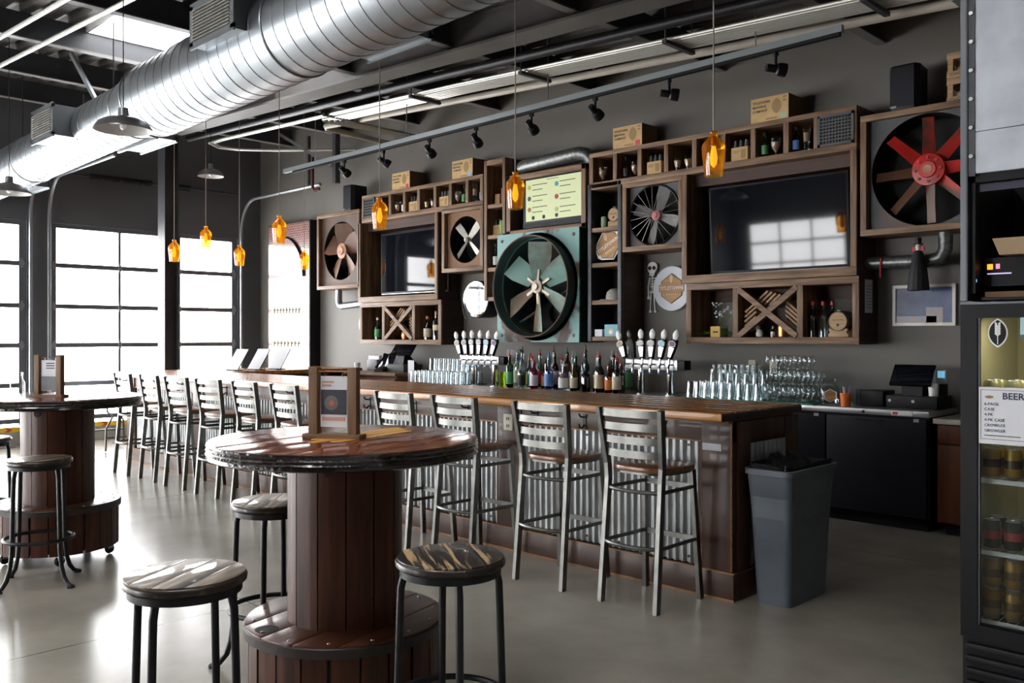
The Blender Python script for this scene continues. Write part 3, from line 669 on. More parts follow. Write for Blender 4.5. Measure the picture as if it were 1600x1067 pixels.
# ================================================================== BACK COUNTER
for i, (a, b) in enumerate(((-4.05, -2.47), (-6.45, -4.07), (-8.83, -6.47))):
    c = thing('back_bar_cooler', ['black back-bar cooler with two plain doors at the open end', 'black back-bar cooler under the glass rack', 'black back-bar cooler under the liquor bottles'][i], 'cooler', (a, 7.02, 0))
    w = b - a
    MB().box(0, w, .06, .62, .10, .885).build('body', M['navyblack'], c, smooth=0)
    MB().box(.03, w - .03, .10, .58, 0, .10).build('plinth', M['black'], c, smooth=0)
    for k in range(2):
        x0 = k * w / 2 if i else (0, .62 * w - .2)[k] ; x1 = (k + 1) * w / 2 if i else (.62 * w - .2, w)[k]
        d = MB().box(x0 + .006, x1 - .006, 0, .06, .11, .865).build('door', M['navyblack'], c, .008)
        MB().box(x0 + .25 if x1 - x0 > .5 else x0 + .1, x0 + .45, -.012, 0, .835, .85).build('handle_lip', M['black'], d, smooth=0)
        MB().box(x1 - .10, x1 - .06, -.004, 0, .845, .87).build('latch', M['stainless'], d, smooth=0)
ct = thing('steel_countertop', 'stainless steel countertop running along the back bar', 'countertop', (-8.85, 7.0, .885))
MB().box(0, 6.40, 0, .65, 0, .045).build('slab', M['stainless'], ct, .004)
for x in (1.0, 2.2, 3.4, 4.6, 5.15, 5.9): MB().lathe([(.001, -.004), (.012, -.004), (.012, 0)], 10, (x, 0, .022), 'y').build('rivet', M['blackm'], ct)
MB().box(6.12, 6.28, -.003, 0, .008, .038).build('badge', M['white'], ct, smooth=0); MB().box(6.13, 6.17, -.005, -.003, .012, .034).build('red_mark', M['redink'], ct, smooth=0)
wc = thing('wood_service_counter', 'raised reddish wood counter holding the register near the mural', 'counter', (-9.95, 6.95, 0))
MB().box(0, 1.09, .03, .70, 0, 1.0).build('body', M['cabbrown'], wc, smooth=0)
MB().box(0, 1.09, .0, .03, .86, .965).build('apron', M['cabbrown'], wc, smooth=0)
MB().box(-.02, 1.11, -.02, .70, 1.0, 1.04).build('top', M['barnx'], wc, .004)
cb = thing('brown_cabinet', 'reddish brown base cabinet with beige laminate top', 'cabinet', (-2.42, 7.05, 0))
MB().box(.0, 1.0, .04, .59, .09, .84).build('body', M['cabbrown'], cb, smooth=0)
MB().box(.05, .95, .08, .55, 0, .09).build('toe_kick', M['black'], cb, smooth=0)
for k in range(2):
    MB().box(.01 + .49*k, .485 + .49*k, .02, .04, .10, .68).build('door', M['cabbrown'], cb, .003)
    MB().box(.01 + .49*k, .485 + .49*k, .02, .04, .695, .83).build('drawer', M['cabbrown'], cb, .003)
MB().box(-.02, 1.02, 0, .59, .84, .88).build('top', M['laminate'], cb, .004)

# ================================================================== GLASS-DOOR FRIDGE
FX, FY = -1.225, 3.85
fr = thing('beverage_fridge', 'tall black glass-door fridge stocked with beer cans', 'fridge', (FX, FY, 0))
W_ = .72
m = MB(); m.box(0, .03, .05, .68, .1, 1.62).box(W_-.03, W_, .05, .68, .1, 1.62).box(0, W_, .65, .68, .1, 1.62).box(0, W_, .05, .68, 1.59, 1.62).box(0, W_, .05, .68, .1, .30)
m.build('cabinet', M['black'], fr, smooth=0)
M['fridgein'] = mat('fridge_liner', (.42, .39, .27), .5)
MB().box(.032, .04, .06, .64, .3, 1.59).box(W_-.04, W_-.032, .06, .64, .3, 1.59).box(.03, W_-.03, .64, .648, .3, 1.59).build('liner', M['fridgein'], fr, smooth=0)
dr = MB().box(0, .062, 0, .05, .29, 1.63).box(W_-.062, W_, 0, .05, .29, 1.63).box(.062, W_-.062, 0, .05, 1.575, 1.63).box(.062, W_-.062, 0, .05, .29, .345).build('door_frame', M['black'], fr, smooth=0)
MB().box(.06, W_-.06, .012, .018, .34, 1.58).build('door_glass', M['fridgeglass'], dr, smooth=0)
MB().box(.062, .07, .008, .012, .345, 1.575).box(.062, W_-.06, .008, .012, .337, .345).build('chrome_trim', M['alu'], dr, smooth=0)
MB().box(0, W_, -.004, .05, 1.63, 1.638).build('top_trim', M['alu'], fr, smooth=0)
MB().box(0, W_, .03, .05, .02, .285).build('grille', M['blackmatte'], fr, smooth=0)
for k in range(5): MB().box(.02, W_-.02, 0, .03, .04 + .05*k, .065 + .05*k).build('grille_slat', M['black'], fr, .003)
for zs in (.355, .635, .925, 1.20):
    sh = MB().box(.045, W_-.045, .07, .075, zs - .018, zs).box(.045, W_-.045, .60, .605, zs - .018, zs).build('wire_shelf', M['white'], fr, smooth=0)
    m = MB()
    for k in range(20): m.tube([(.05 + .0325*k, .07, zs - .004), (.05 + .0325*k, .60, zs - .004)], .0025, 4)
    m.build('shelf_wires', M['white'], sh, smooth=0)
fl_ = bpy.data.lights.new('fridge_lamp', 'AREA'); fl_.shape = 'RECTANGLE'; fl_.size = .5; fl_.size_y = .06; fl_.energy = 1.3; fl_.color = (1, .86, .55)
flo = bpy.data.objects.new('fridge_lamp', fl_); COL.objects.link(flo); flo.parent = fr; flo.location = (W_/2, .12, 1.57); flo.rotation_euler = (R(20), 0, 0)
CAN = [('gold', (.45, .26, .04), (.06, .03, .02)), ('dark', (.04, .04, .035), (.45, .06, .05)), ('amber', (.36, .19, .03), (.16, .09, .02)), ('pale', (.50, .46, .26), (.16, .30, .20))]
can0 = {}
for zs, kind, lab in ((.355, 2, 'amber beer can on the bottom shelf of the fridge'), (.635, 1, 'black and red beer can on the second fridge shelf'), (.925, 0, 'gold beer can on the third fridge shelf'), (1.20, 3, 'pale green and cream beer can on the top fridge shelf')):
    nm, c, band = CAN[kind]
    for lay in range(2 if kind == 2 else 1):
        for j in range(2):
            for i in range(8):
                if kind not in can0:
                    t = thing('beer_can', lab, 'can', (0, 0, 0), 0, nm + ' cans in the fridge')
                    MB().lathe([(.028, .008), (.033, .014), (.033, .108), (.028, .119)], 20).build('label_wrap', plain('can_' + nm, c, .35, .4), t)
                    MB().lathe([(.0334, .045), (.0334, .078)], 20).build('label_band', plain('canband_' + nm, band, .4, .2), t)
                    MB().lathe([(.001, .0), (.025, .0), (.028, .008)], 20).lathe([(.028, .119), (.027, .122), (.025, .118), (.001, .118)], 20).build('lid', M['stainless'], t)
                    can0[kind] = t; q = t
                else: q = copy_tree(can0[kind])
                q.location = (FX + .085 + .078*i, FY + .115 + .08*j, zs + .001 + .124*lay)
st = thing('wheat_sticker', 'black football-shaped sticker with white wheat ear on the fridge glass', 'sticker', (FX + .135, FY + .011, 1.515))
def vesica(w, h, n=12):
    r = (w*w + h*h) / (2*w); a = math.asin(h / r); return [(r*cos(-a + 2*a*k/n) - (r - w), r*sin(-a + 2*a*k/n)) for k in range(n+1)] + [(-(r*cos(-a + 2*a*k/n) - (r - w)), -r*sin(-a + 2*a*k/n)) for k in range(1, n)]
MB().prism(vesica(.036, .058), 0, .001, 'y').build('white_edge', M['white'], st, smooth=0)
MB().prism(vesica(.031, .051), -.001, 0, 'y').build('black_field', M['black'], st, smooth=0)
m = MB(); m.box(-.0015, .0015, -.002, -.001, -.045, .03)
for k in range(5):
    for q in (-1, 1): m.prism([(q*.002, -.012 + .01*k), (q*.011, -.004 + .01*k), (q*.009, .004 + .01*k), (q*.002, -.002 + .01*k)], -.002, -.001, 'y')
m.build('wheat_ear', M['white'], st, smooth=0)
st = thing('brewery_sticker', 'square light blue and white brewery sticker on the fridge glass', 'sticker', (FX + .255, FY + .011, 1.535))
MB().box(-.04, .05, 0, .001, -.04, .045).build('field', plain('sticker_blue', (.40, .60, .68), .5), st, smooth=0)
MB().prism([(-.03, -.02), (0, .035), (.035, -.01)], -.001, 0, 'y').build('white_badge', M['white'], st, smooth=0)
MB().box(-.02, .03, -.002, -.001, -.002, .008).build('red_stripe', M['redink'], st, smooth=0)
MB().box(-.04, .05, -.001, 0, -.04, -.027).build('dark_strip', plain('sticker_navy', (.05, .12, .2), .5), st, smooth=0)
text('TITLETOWN', .011, M['white'], st, (.005, -.0015, -.0335), depth=.0003)
pp = thing('price_sheet', 'white BEER TO-GO price sheet taped to the fridge glass', 'sign', (FX + .07, FY - .002, 1.075))
MB().box(0, .42, 0, .001, 0, .225).build('sheet', M['paper'], pp, smooth=0)
MB().box(.006, .40, -.0012, 0, .018, .0195).box(.006, .40, -.0012, 0, .213, .2145).box(.006, .0075, -.0012, 0, .018, .2145).build('border', M['ink'], pp, smooth=0)
navy = plain('navy_ink', (.03, .03, .09), .6)
text('BEER TO-GO', .036, navy, pp, (.085, -.0012, .190), align='LEFT', depth=.0004, bold=.0006)
for k, s_ in enumerate(('6-PACK', 'CASE', '4-PK', '4-PK CASE', 'CROWLER', 'GROWLER')):
    text(s_, .016, navy, pp, (.02, -.0012, .158 - .021*k), align='LEFT', depth=.0003)
MB().box(.02, .15, -.0012, 0, .032, .035).build('print_line', M['ink'], pp, smooth=0)
MB().prism(vesica(.006, .017), -.0012, 0, 'y').build('mini_logo', M['tanink'], pp, smooth=0, loc=(.038, 0, .186), rot=(0, R(90), 0))
# steel rack and panelled hood above the fridge
rk = thing('steel_rack', 'bolted steel upright frame above the fridge', 'rack', (FX, FY, 1.645))
MB().box(.0, .022, .0, .30, 0, 1.22).build('upright_face', M['alu'], rk, smooth=0)
MB().box(.022, .028, -.004, .30, 0, 1.22).box(.028, .055, .0, .006, 0.50, 1.22).build('upright_angle', M['steel_dark'], rk, smooth=0)
for k in range(6): MB().lathe([(.001, -.008), (.008, -.008), (.010, 0)], 10, (.041, 0, .58 + .115*k), 'y').build('bolt', M['stainless'], rk)
MB().box(-.03, W_ + .03, -.02, .35, 1.22, 1.232).build('top_plate', M['zinc'], rk, smooth=0)
pn = thing('panel_board', 'pale grey cement boards above the fridge', 'panel', (FX, FY, 2.155))
MB().box(.056, W_, .002, .03, .0, .165).build('board', M['concretepanel'], pn, .001)
MB().box(.056, W_, .002, .03, .168, .70).build('board', M['concretepanel'], pn, .001)
hd = thing('black_display_bay', 'dark open bay with small lit screen icons above the fridge', 'display', (FX, FY, 1.645))
MB().box(.03, W_, .02, .05, .475, .51).build('lintel', M['black'], hd, smooth=0)
MB().box(.03, .05, .02, .55, .03, .51).build('side_panel', M['black'], hd, smooth=0)
MB().box(.03, W_, .55, .56, .0, .51).build('back_panel', mat('dark_olive_back', (.012, .010, .007), .6), hd, smooth=0)
MB().box(.05, W_, .04, .06, .44, .47).build('purple_strip', plain('dim_purple', (.02, .02, .05), .4), hd, smooth=0)
d = MB().box(.06, .50, .10, .16, .06, .175).build('screen_base', M['black'], hd, smooth=0)
def glow(n, c, e): 
    if n not in M: M[n] = mat(n, c, .5, emit=c, estr=e)
    return M[n]
MB().box(.072, .092, .096, .10, .128, .15).build('orange_icon', glow('glow_orange', (1, .35, .03), .9), d, smooth=0)
MB().box(.104, .118, .096, .10, .13, .15).build('pink_icon', glow('glow_pink', (.8, .3, .4), .5), d, smooth=0)
MB().box(.072, .16, .096, .10, .108, .113).build('violet_bar', glow('glow_violet', (.5, .42, .75), .6), d, smooth=0)
MB().box(.04, .052, .03, .034, .075, .087).build('blue_icon', glow('glow_blue', (.2, .5, .75), .6), hd, smooth=0)
MB().box(.07, W_-.02, .03, .30, .002, .012).build('tray', M['black'], hd, smooth=0)
MB().box(.08, .40, .04, .28, .013, .035).build('parcel', M['cardside'], hd, smooth=0)
cbx = thing('cardboard_tray', 'open shallow cardboard tray above the fridge', 'box', (FX + .135, FY + .03, 1.645 + .18))
m = MB(); m.box(0, .40, 0, .30, 0, .004); loft(m, [([(0, 0), (.40, 0), (.40, .30), (0, .30)], 0), ([(-.02, -.02), (.42, -.02), (.42, .32), (-.02, .32)], .065), ([(-.017, -.017), (.417, -.017), (.417, .317), (-.017, .317)], .065), ([(.004, .004), (.396, .004), (.396, .296), (.004, .296)], .004)])
m.build('tray', mat('pale_cardboard', (.36, .25, .15), .8, var=.06, scale=6), cbx, smooth=0)
# ================================================================== BACK WALL SHELVES (fronts at Y = 7.27)
S = 7.27; DP = YB - S - .004
def frame_thing(name, label, cat, x0, z0): return thing(name, label, cat, (x0, S, z0))
def bd(r, x0, x1, z0, z1, y0=0, y1=DP, mt='barnx', name='board', bev=.003): return MB().box(x0, x1, y0, y1, z0, z1).build(name, M[mt], r, bev)
def cubby(label, x0, divs, z0=3.055, z1=3.425, t=.05):
    r = frame_thing('cubby_shelf', label, 'shelf', x0, z0); h = z1 - z0; w = divs[-1] - x0
    bd(r, 0, w, 0, .06); bd(r, 0, w, h - .045, h)
    for d in divs: 
        c = min(max(d - x0, t/2), w - t/2); bd(r, c - t/2, c + t/2, .06, h - .045, 0, DP, 'barnz', 'divider')
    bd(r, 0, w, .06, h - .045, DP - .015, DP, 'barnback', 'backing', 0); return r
cubby('long row of cubbies above the television beside the brown fan', -10.0, [-10.0, -9.67, -9.38, -9.08, -8.79, -8.47, -8.18, -7.88, -7.60])
cubby('long row of cubbies above the television beside the red fan', -5.98, [-5.98, -5.64, -5.33, -5.01, -4.69, -4.38, -4.07, -3.75, -3.47, -3.12])
def grille(x0, x1, rows, cols, label, slat):
    g = thing('speaker_grille', label, 'grille', (x0, S - .012, 3.115)); w = x1 - x0; h = .265
    MB().box(0, w, .008, .012, 0, h).build('backing', M['blackmatte'], g, smooth=0)
    m = MB(); t = .022; m.box(0, w, 0, .012, 0, t).box(0, w, 0, .012, h-t, h).box(0, t, 0, .012, 0, h).box(w-t, w, 0, .012, 0, h); m.build('frame', M['greyplate'], g, smooth=0)
    for k in range(1, rows): MB().box(t, w-t, .001, .008, t + (h-2*t)*k/rows - .005, t + (h-2*t)*k/rows + .005).build('bar', M['greyplate'], g, smooth=0)
    if not slat:
        for k in range(1, cols): MB().box(t + (w-2*t)*k/cols - .004, t + (w-2*t)*k/cols + .004, .002, .008, t, h-t).build('bar', M['greyplate'], g, smooth=0)
grille(-9.96, -9.70, 6, 1, 'small louvred grey grille in the cubby row next to the brown fan', True)
grille(-3.455, -3.14, 8, 10, 'dark metal lattice grille in the cubby row next to the red fan', False)
def tvframe(label, x0, x1, z0, z1):
    r = frame_thing('tv_frame', label, 'frame', x0, z0); w, h = x1 - x0, z1 - z0
    bd(r, 0, w, 0, .075); bd(r, 0, .055, .075, h, 0, DP, 'barnz'); bd(r, w - .055, w, .075, h, 0, DP, 'barnz')
    bd(r, .055, w - .055, h - .11, h, DP*.35, DP, 'barnred', 'header', 0)
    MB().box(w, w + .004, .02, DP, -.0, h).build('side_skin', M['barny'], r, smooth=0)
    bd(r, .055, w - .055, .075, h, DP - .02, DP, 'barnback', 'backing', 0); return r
tvframe('deep barn-wood frame around the television next to the brown fan', -10.09, -8.42, 1.965, 3.055)
tvframe('deep barn-wood frame around the television next to the red fan', -4.83, -3.12, 2.01, 3.055)
def tv(label, x, z, w, h, tilt):
    r = thing('television', label, 'television', (x, S + .13, z)); r.rotation_euler = (R(tilt), 0, 0)
    MB().box(-w/2, w/2, 0, .05, -h/2, h/2).build('casing', M['black'], r, .006)
    MB().box(-w/2 + .02, w/2 - .02, -.003, 0, -h/2 + .035, h/2 - .02).build('screen', M['screen'], r, smooth=0)
    MB().box(-w/2 + .02, w/2 - .02, -.006, -.002, -h/2 + .006, -h/2 + .012).build('trim_strip', M['stainless'], r, smooth=0)
    MB().box(-.15, .15, .05, DP - .15, -.12, .12).build('wall_bracket', M['black'], r, smooth=0)
tv('large wall television near the mural reflecting the garage doors', -9.05, 2.475, 1.38, .82, 0)
tv('large wall television beside the red fan with a dark screen', -3.92, 2.50, 1.36, .83, 3)
def winecab(label, x0, divs, z0, z1):
    r = frame_thing('wine_cabinet', label, 'shelf', x0, z0); h = z1 - z0; w = divs[-1] - x0
    bd(r, 0, w, 0, .06); bd(r, 0, w, h - .06, h)
    for d in divs:
        c = min(max(d - x0, .028), w - .028); bd(r, c - .028, c + .028, .06, h - .06, 0, DP, 'barnz', 'divider')
    a, b = divs[1] - x0 + .028, divs[2] - x0 - .028
    MB().bar((a, .02, .07), (b, .02, h - .07), .05, .05, (0, 1, 0)).build('cross_board', M['barnx'], r, smooth=0)
    MB().bar((a, .015, h - .07), (b, .015, .07), .05, .05, (0, 1, 0)).build('cross_board', M['barnx'], r, smooth=0)
    bd(r, .05, w - .05, h - .17, h - .06, DP - .03, DP, 'barnred', 'back_rail', 0)
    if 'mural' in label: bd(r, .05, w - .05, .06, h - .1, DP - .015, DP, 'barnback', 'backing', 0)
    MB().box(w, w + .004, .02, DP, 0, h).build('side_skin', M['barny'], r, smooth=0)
    return r
winecab('barn-wood cabinet with crossed boards under the television near the mural', -10.05, [-10.05, -9.52, -8.89, -8.35], 1.40, 1.96)
winecab('barn-wood cabinet with crossed boards under the television beside the red fan', -4.78, [-4.78, -4.25, -3.62, -3.10], 1.435, 2.005)
# leaning slats in the crosses
for xc, zc, tagw in ((-9.205, 1.68, 'cabinet near the mural'), (-3.935, 1.72, 'cabinet beside the red fan')):
    hw, hh = (.26, .20)
    sl = None
    for grp in ('top', 'left', 'right'):
        for k in range(5):
            if grp == 'top': o, a = (-.085 + .040*k, .12 + .012 * (2 - k)), 41
            elif grp == 'left': o, a = (-.205 + .002*k, -.125 + .044*k), 38
            else: o, a = (.205 - .002*k, -.115 + .042*k), -40
            if sl is None: sl = MB().box(-.075, .075, 0, .16, -.011, .011).mesh('shingle_board', M['palewood'], .002)
            b = mk('shingle_board', sl); b.location = (xc + o[0], S + .07, zc + o[1]); b.rotation_euler = (0, R(-a), 0); b.scale = (1.0, 1, .9)
            tag(b, 'thin pale wood slat stacked in the crossed boards of the ' + tagw, 'slat', 'slats in the ' + tagw)
# tall shelves
def tall(label, x0, x1, zb, zt, shelves, post, full_left=True, wlow=None):
    r = frame_thing('tall_shelf', label, 'shelf', x0, zb); w, h = x1 - x0, zt - zb
    bd(r, 0, .045, 0, h, 0, DP, post, 'side_board'); bd(r, w - .045, w, 0 if full_left else .77, h, 0, DP, post, 'side_board')
    bd(r, .045, w - .045, h - .06, h, .0, DP)
    for z in shelves: bd(r, .045, wlow if wlow and z < 2.66 else w - .045, z - zb - .045, z - zb, .01, DP, 'barnx', 'shelf')
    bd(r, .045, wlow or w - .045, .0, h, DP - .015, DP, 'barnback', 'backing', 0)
    return r
M['ironpost'] = mat('dark_iron_side', (.05, .055, .06), .5, .4, var=.2, scale=8)
tall('narrow tall shelf between the crossed-blade fan and the menu screen', -7.58, -7.23, 1.92, 3.57, [3.05, 2.69, 2.31, 1.965], 'barnz', False, .235)
tall('narrow tall shelf right of the teal fan with riveted iron sides', -6.0, -5.56, 1.45, 3.10, [2.64, 2.27, 1.88, 1.50], 'ironpost')
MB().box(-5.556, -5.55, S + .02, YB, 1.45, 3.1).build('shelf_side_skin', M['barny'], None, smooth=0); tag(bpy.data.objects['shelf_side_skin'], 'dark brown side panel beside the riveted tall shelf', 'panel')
# ---- menu screen box
r = frame_thing('menu_screen_box', 'barn-wood surround of the menu screen above the teal fan', 'frame', -7.21, 2.66); w, h = 1.18, .68
bd(r, 0, .06, 0, h, 0, DP, 'barnz'); bd(r, w - .06, w, 0, h, 0, DP, 'barnz'); bd(r, 0, w, h - .06, h); bd(r, 0, w, 0, .05)
bd(r, .06, w - .06, .05, h - .06, DP - .02, DP, 'barnback', 'backing', 0)
ms = thing('menu_screen', 'lit tap menu screen with pale green listing above the teal fan', 'screen', (-6.53, S + .05, 3.01))
MB().box(-.46, .44, 0, .07, -.285, .285).build('casing', M['black'], ms, .006)
M['menu'] = mat('menu_display', (.5, .55, .3), .4, emit=(.52, .57, .36), estr=.20)
sc = MB().box(-.415, .40, -.003, 0, -.21, .255).build('display', M['menu'], ms, smooth=0)
MB().box(-.46, .44, -.004, 0, -.285, -.23).build('bezel', M['navyblack'], ms, smooth=0)
ink = plain('menu_ink', (.10, .12, .06), .6)
MB().box(-.10, .08, -.005, -.003, .232, .238).build('print_line', ink, sc, smooth=0)
icons = [(.05, .17, (.05, .35, .33)), (.05, .03, (.35, .04, .03)), (.05, -.11, (.45, .48, .15)), (-.36, .17, (.45, .45, .08)), (-.36, .045, (.05, .08, .06)), (-.36, -.08, (.45, .22, .06))]
for i, (x, z, c) in enumerate(icons):
    MB().lathe([(.001, 0), (.027, 0), (.027, .002), (.001, .002)], 20, (x, -.006, z), 'y').build('menu_icon', plain('icon%d' % i, c, .5), sc)
    for k, (a, b) in enumerate(((.045, .27), (.045, .20))):
        MB().box(x + a, x + b, -.005, -.003, z + .018 - .055*k, z + .027 - .055*k).build('print_line', ink, sc, smooth=0)
for x in (-.30, -.14, .05): MB().lathe([(.001, 0), (.022, 0), (.022, .002), (.001, .002)], 16, (x, -.006, -.175), 'y').build('menu_icon', M['ink'], sc)
# ---- galvanised pipe pieces
o = MB().tube([(-7.06, 7.6, 3.42), (-7.06, 7.42, 3.43), (-7.03, 7.36, 3.435), (-6.96, 7.34, 3.44), (-6.18, 7.34, 3.47), (-6.10, 7.36, 3.45), (-6.06, 7.4, 3.40), (-6.05, 7.42, 3.30)], .075, 20).build('stove_pipe', M['galvdull']); tag(o, 'fat dull galvanised pipe with elbow above the menu screen', 'pipe')
o = MB().tube([(-3.16, 7.48, 2.12), (-2.62, 7.48, 2.11), (-2.53, 7.48, 2.13), (-2.49, 7.48, 2.20), (-2.49, 7.48, 2.34)], .055, 18).build('stove_pipe', M['galvdull']); tag(o, 'dull galvanised pipe with upturned elbow under the red fan', 'pipe')
o = MB().tube([(-10.85, 7.48, 2.2), (-10.85, 7.48, 2.02), (-10.82, 7.48, 1.96), (-10.76, 7.48, 1.94), (-10.05, 7.48, 1.98)], .05, 16).build('stove_pipe', M['galv']); tag(o, 'bright galvanised pipe elbow under the brown fan', 'pipe')
# ================================================================== FANS
def sqhole(m, w, h, r, y0, y1, n=48, c=(0, 0)):
    ang = [2*pi*k/n for k in range(n)]
    def sq(a):
        x, z = cos(a), sin(a); t = min(w/2/abs(x) if abs(x) > 1e-9 else 1e9, h/2/abs(z) if abs(z) > 1e-9 else 1e9); return (x*t, z*t)
    vs = []
    for y in (y0, y1):
        for a in ang: q = sq(a); vs.append((c[0] + q[0], y, c[1] + q[1]))
        for a in ang: vs.append((c[0] + r*cos(a), y, c[1] + r*sin(a)))
    fs = []
    for k in range(n):
        j = (k+1) % n
        fs += [(k, j, n+j, n+k), (2*n+k, 3*n+k, 3*n+j, 2*n+j), (k, 2*n+k, 2*n+j, j), (n+k, n+j, 3*n+j, 3*n+k)]
    m.add(vs, fs)
def blade(a, r0, r1, c0, c1, p0, p1, y, th=.006, sq=1.0):
    m = MB(); ra = Vector((cos(a), 0, sin(a))); ta = Vector((-sin(a), 0, cos(a))); ny = Vector((0, -1, 0)); n = 5; vs = []
    for k in range(n+1):
        t = k / n; r = r0 + (r1 - r0)*t; c = (c0 + (c1 - c0)*min(1, t*1.6)) * (1 if t < .85 or sq else .8); p = p0 + (p1 - p0)*t
        d = ta*cos(p) + ny*sin(p); nn = ra.cross(d)
        for sgn, off in ((-1, -1), (1, -1), (1, 1), (-1, 1)): vs.append(ra*r + d*(sgn*c/2) + nn*(off*th/2) + Vector((0, y, 0)))
    fs = []
    for k in range(n):
        for e in range(4): fs.append((k*4+e, k*4+(e+1)%4, (k+1)*4+(e+1)%4, (k+1)*4+e))
    fs += [(3, 2, 1, 0), (n*4, n*4+1, n*4+2, n*4+3)]; return m.add(vs, fs)
def fan(label, x0, x1, z0, z1, rad, nb, a0, c0, c1, pit, platem, blm, hubm, hub=.07, boards=True, hc=(0, 0), fy=.06, wob=None):
    w, h = x1 - x0, z1 - z0; r = thing('industrial_fan', label, 'fan', ((x0+x1)/2, S, (z0+z1)/2))
    b = .05
    if boards:
        bd(r, -w/2, w/2, h/2 - b, h/2); bd(r, -w/2, w/2, -h/2, -h/2 + b); bd(r, -w/2, -w/2 + b, -h/2 + b, h/2 - b, 0, DP, 'barnz'); bd(r, w/2 - b, w/2, -h/2 + b, h/2 - b, 0, DP, 'barnz')
    m = MB(); sqhole(m, w - 2*b + .002, h - 2*b + .002, rad, fy, fy + .012, 48, hc); m.build('face_plate', platem, r)
    MB().lathe([(rad, fy + .006), (rad, DP - .05)], 48, (hc[0], 0, hc[1]), 'y').build('shroud', M['blackm'], r)
    MB().lathe([(.001, DP - .05), (rad + .01, DP - .05)], 48, (hc[0], 0, hc[1]), 'y').build('backing_disc', M['blackmatte'], r, smooth=0)
    hb = MB().lathe([(.001, fy - .01), (hub*.5, fy - .01), (hub*.55, fy + .0), (hub, fy + .01), (hub, fy + .07), (.001, fy + .07)], 24, (hc[0], 0, hc[1]), 'y').build('hub', hubm, r)
    for k in range(nb):
        o = blade(a0 + 2*pi*k/nb, hub*.7, rad*.95, c0, c1, pit, pit*.75, fy + .05).build('blade', blm, r); o.location = (hc[0], 0, hc[1])
    return r, hb
f1, _ = fan('brown rusty five-blade fan in a wood frame beside the mural', -11.10, -10.06, 2.18, 3.26, .415, 5, R(90), .16, .30, R(28), M['rustplate'], M['rustblade'], M['rusthub'], .11)
MB().tube([(.0, .2, -.42), (.0, .2, .42)], .012, 6).build('strut', M['blackm'], f1)
f2, _ = fan('small fan with four dull aluminium blades in a crossed pose', -8.34, -7.60, 2.29, 3.07, .285, 4, R(45), .05, .085, R(25), plain('brown_plate', (.20, .105, .05), .7), M['alublade'], M['alublade'], .035)
f3, h3 = fan('round black fan with wire guard and red-centred hub', -5.545, -4.82, 2.36, 3.06, .305, 4, R(72), .06, .12, R(24), M['greyplate'], M['greyblade'], plain('pink_hub', (.50, .16, .16), .5), .05)
for k in range(20):
    a = 2*pi*k/20 + .1; MB().tube([(.05*cos(a), .022, .05*sin(a)), (.295*cos(a), .045, .295*sin(a))], .0018, 5).build('guard_wire', M['alublade'], f3)
for rr in (.30,): MB().tube([(rr*cos(2*pi*k/40), .05, rr*sin(2*pi*k/40)) for k in range(40)], .009, 6, closed=True).build('guard_ring', M['black'], f3)
f4, h4 = fan('big dark fan with eight chipped red blades beside the fridge', -3.09, -2.06, 2.33, 3.32, .445, 8, R(92), .11, .085, R(32), M['greyplate'], M['redblade'], M['redhub'], .125)
for k in range(8):
    a = R(92) + 2*pi*k/8; MB().lathe([(.001, -.008), (.012, -.008), (.012, 0)], 8, (.095*cos(a), .06, .095*sin(a)), 'y').build('bolt', M['redblade'], h4)
MB().lathe([(.001, .0), (.035, .0)], 20, (0, .047, 0), 'y').build('bore', M['rusthub'], h4, smooth=0)
# teal fan: rusted square panel with protruding round shroud
tf = thing('teal_fan', 'large rusted teal square fan with six weathered blades', 'fan', (-6.71, 7.24, 2.055))
m = MB(); sqhole(m, 1.235, 1.23, .535, 0, .02, 64); m.build('face_plate', M['teal'], tf)
m = MB(); m.box(.605, .6175, .02, .41, -.615, .615).box(-.6175, -.605, .02, .41, -.615, .615).box(-.6175, .6175, .02, .41, -.615, -.60).box(-.6175, .6175, .02, .41, .60, .615); m.build('side_skirt', plain('dark_teal_side', (.025, .045, .048), .55), tf, smooth=0)
MB().lathe([(.535, .02), (.54, -.02), (.552, -.12), (.566, -.125), (.566, -.115), (.556, -.02), (.56, .0), (.60, .0)], 72, (0, 0, 0), 'y').lathe([(.535, .02), (.535, .35)], 72, (0, 0, 0), 'y').build('shroud', M['tealring'], tf)
MB().tube([(.562*cos(2*pi*k/60), -.122, .560*sin(2*pi*k/60)) for k in range(60)], .007, 6, closed=True).build('rolled_lip', M['rustblade'], tf)
MB().lathe([(.001, .35), (.54, .35)], 48, (0, 0, 0), 'y').build('backing_disc', M['blackmatte'], tf, smooth=0)
hb = MB().lathe([(.001, -.03), (.035, -.03), (.04, -.01), (.075, .0), (.075, .10), (.001, .10)], 24, (0, 0, 0), 'y').build('hub', M['bladehub'], tf)
for k in range(6):
    a = R(88) + 2*pi*k/6
    blade(a, .10, .50, .16, .27, R(38), R(26), .04).build('blade', M['tealblade'], tf)
    MB().bar((.05*cos(a), .03, .05*sin(a)), (.19*cos(a), .04, .19*sin(a)), .03, .03, (0, 1, 0)).build('blade_arm', M['bladehub'], tf, smooth=0)
MB().tube([(-.42, .12, -.42), (.35, .12, -.05)], .014, 6).build('belt', M['tealring'], tf)
MB().lathe([(.12, .10), (.13, .13), (.12, .16), (.04, .15), (.001, .15)], 24, (.22, 0, -.30), 'y').build('motor_pulley', M['blackm'], tf)
for x, z in ((-.54, .54), (.54, .54), (-.54, -.54), (.54, -.54)): MB().lathe([(.001, -.006), (.018, -.006), (.02, 0)], 10, (x, 0, z), 'y').build('bolt', M['rustplate'], tf)
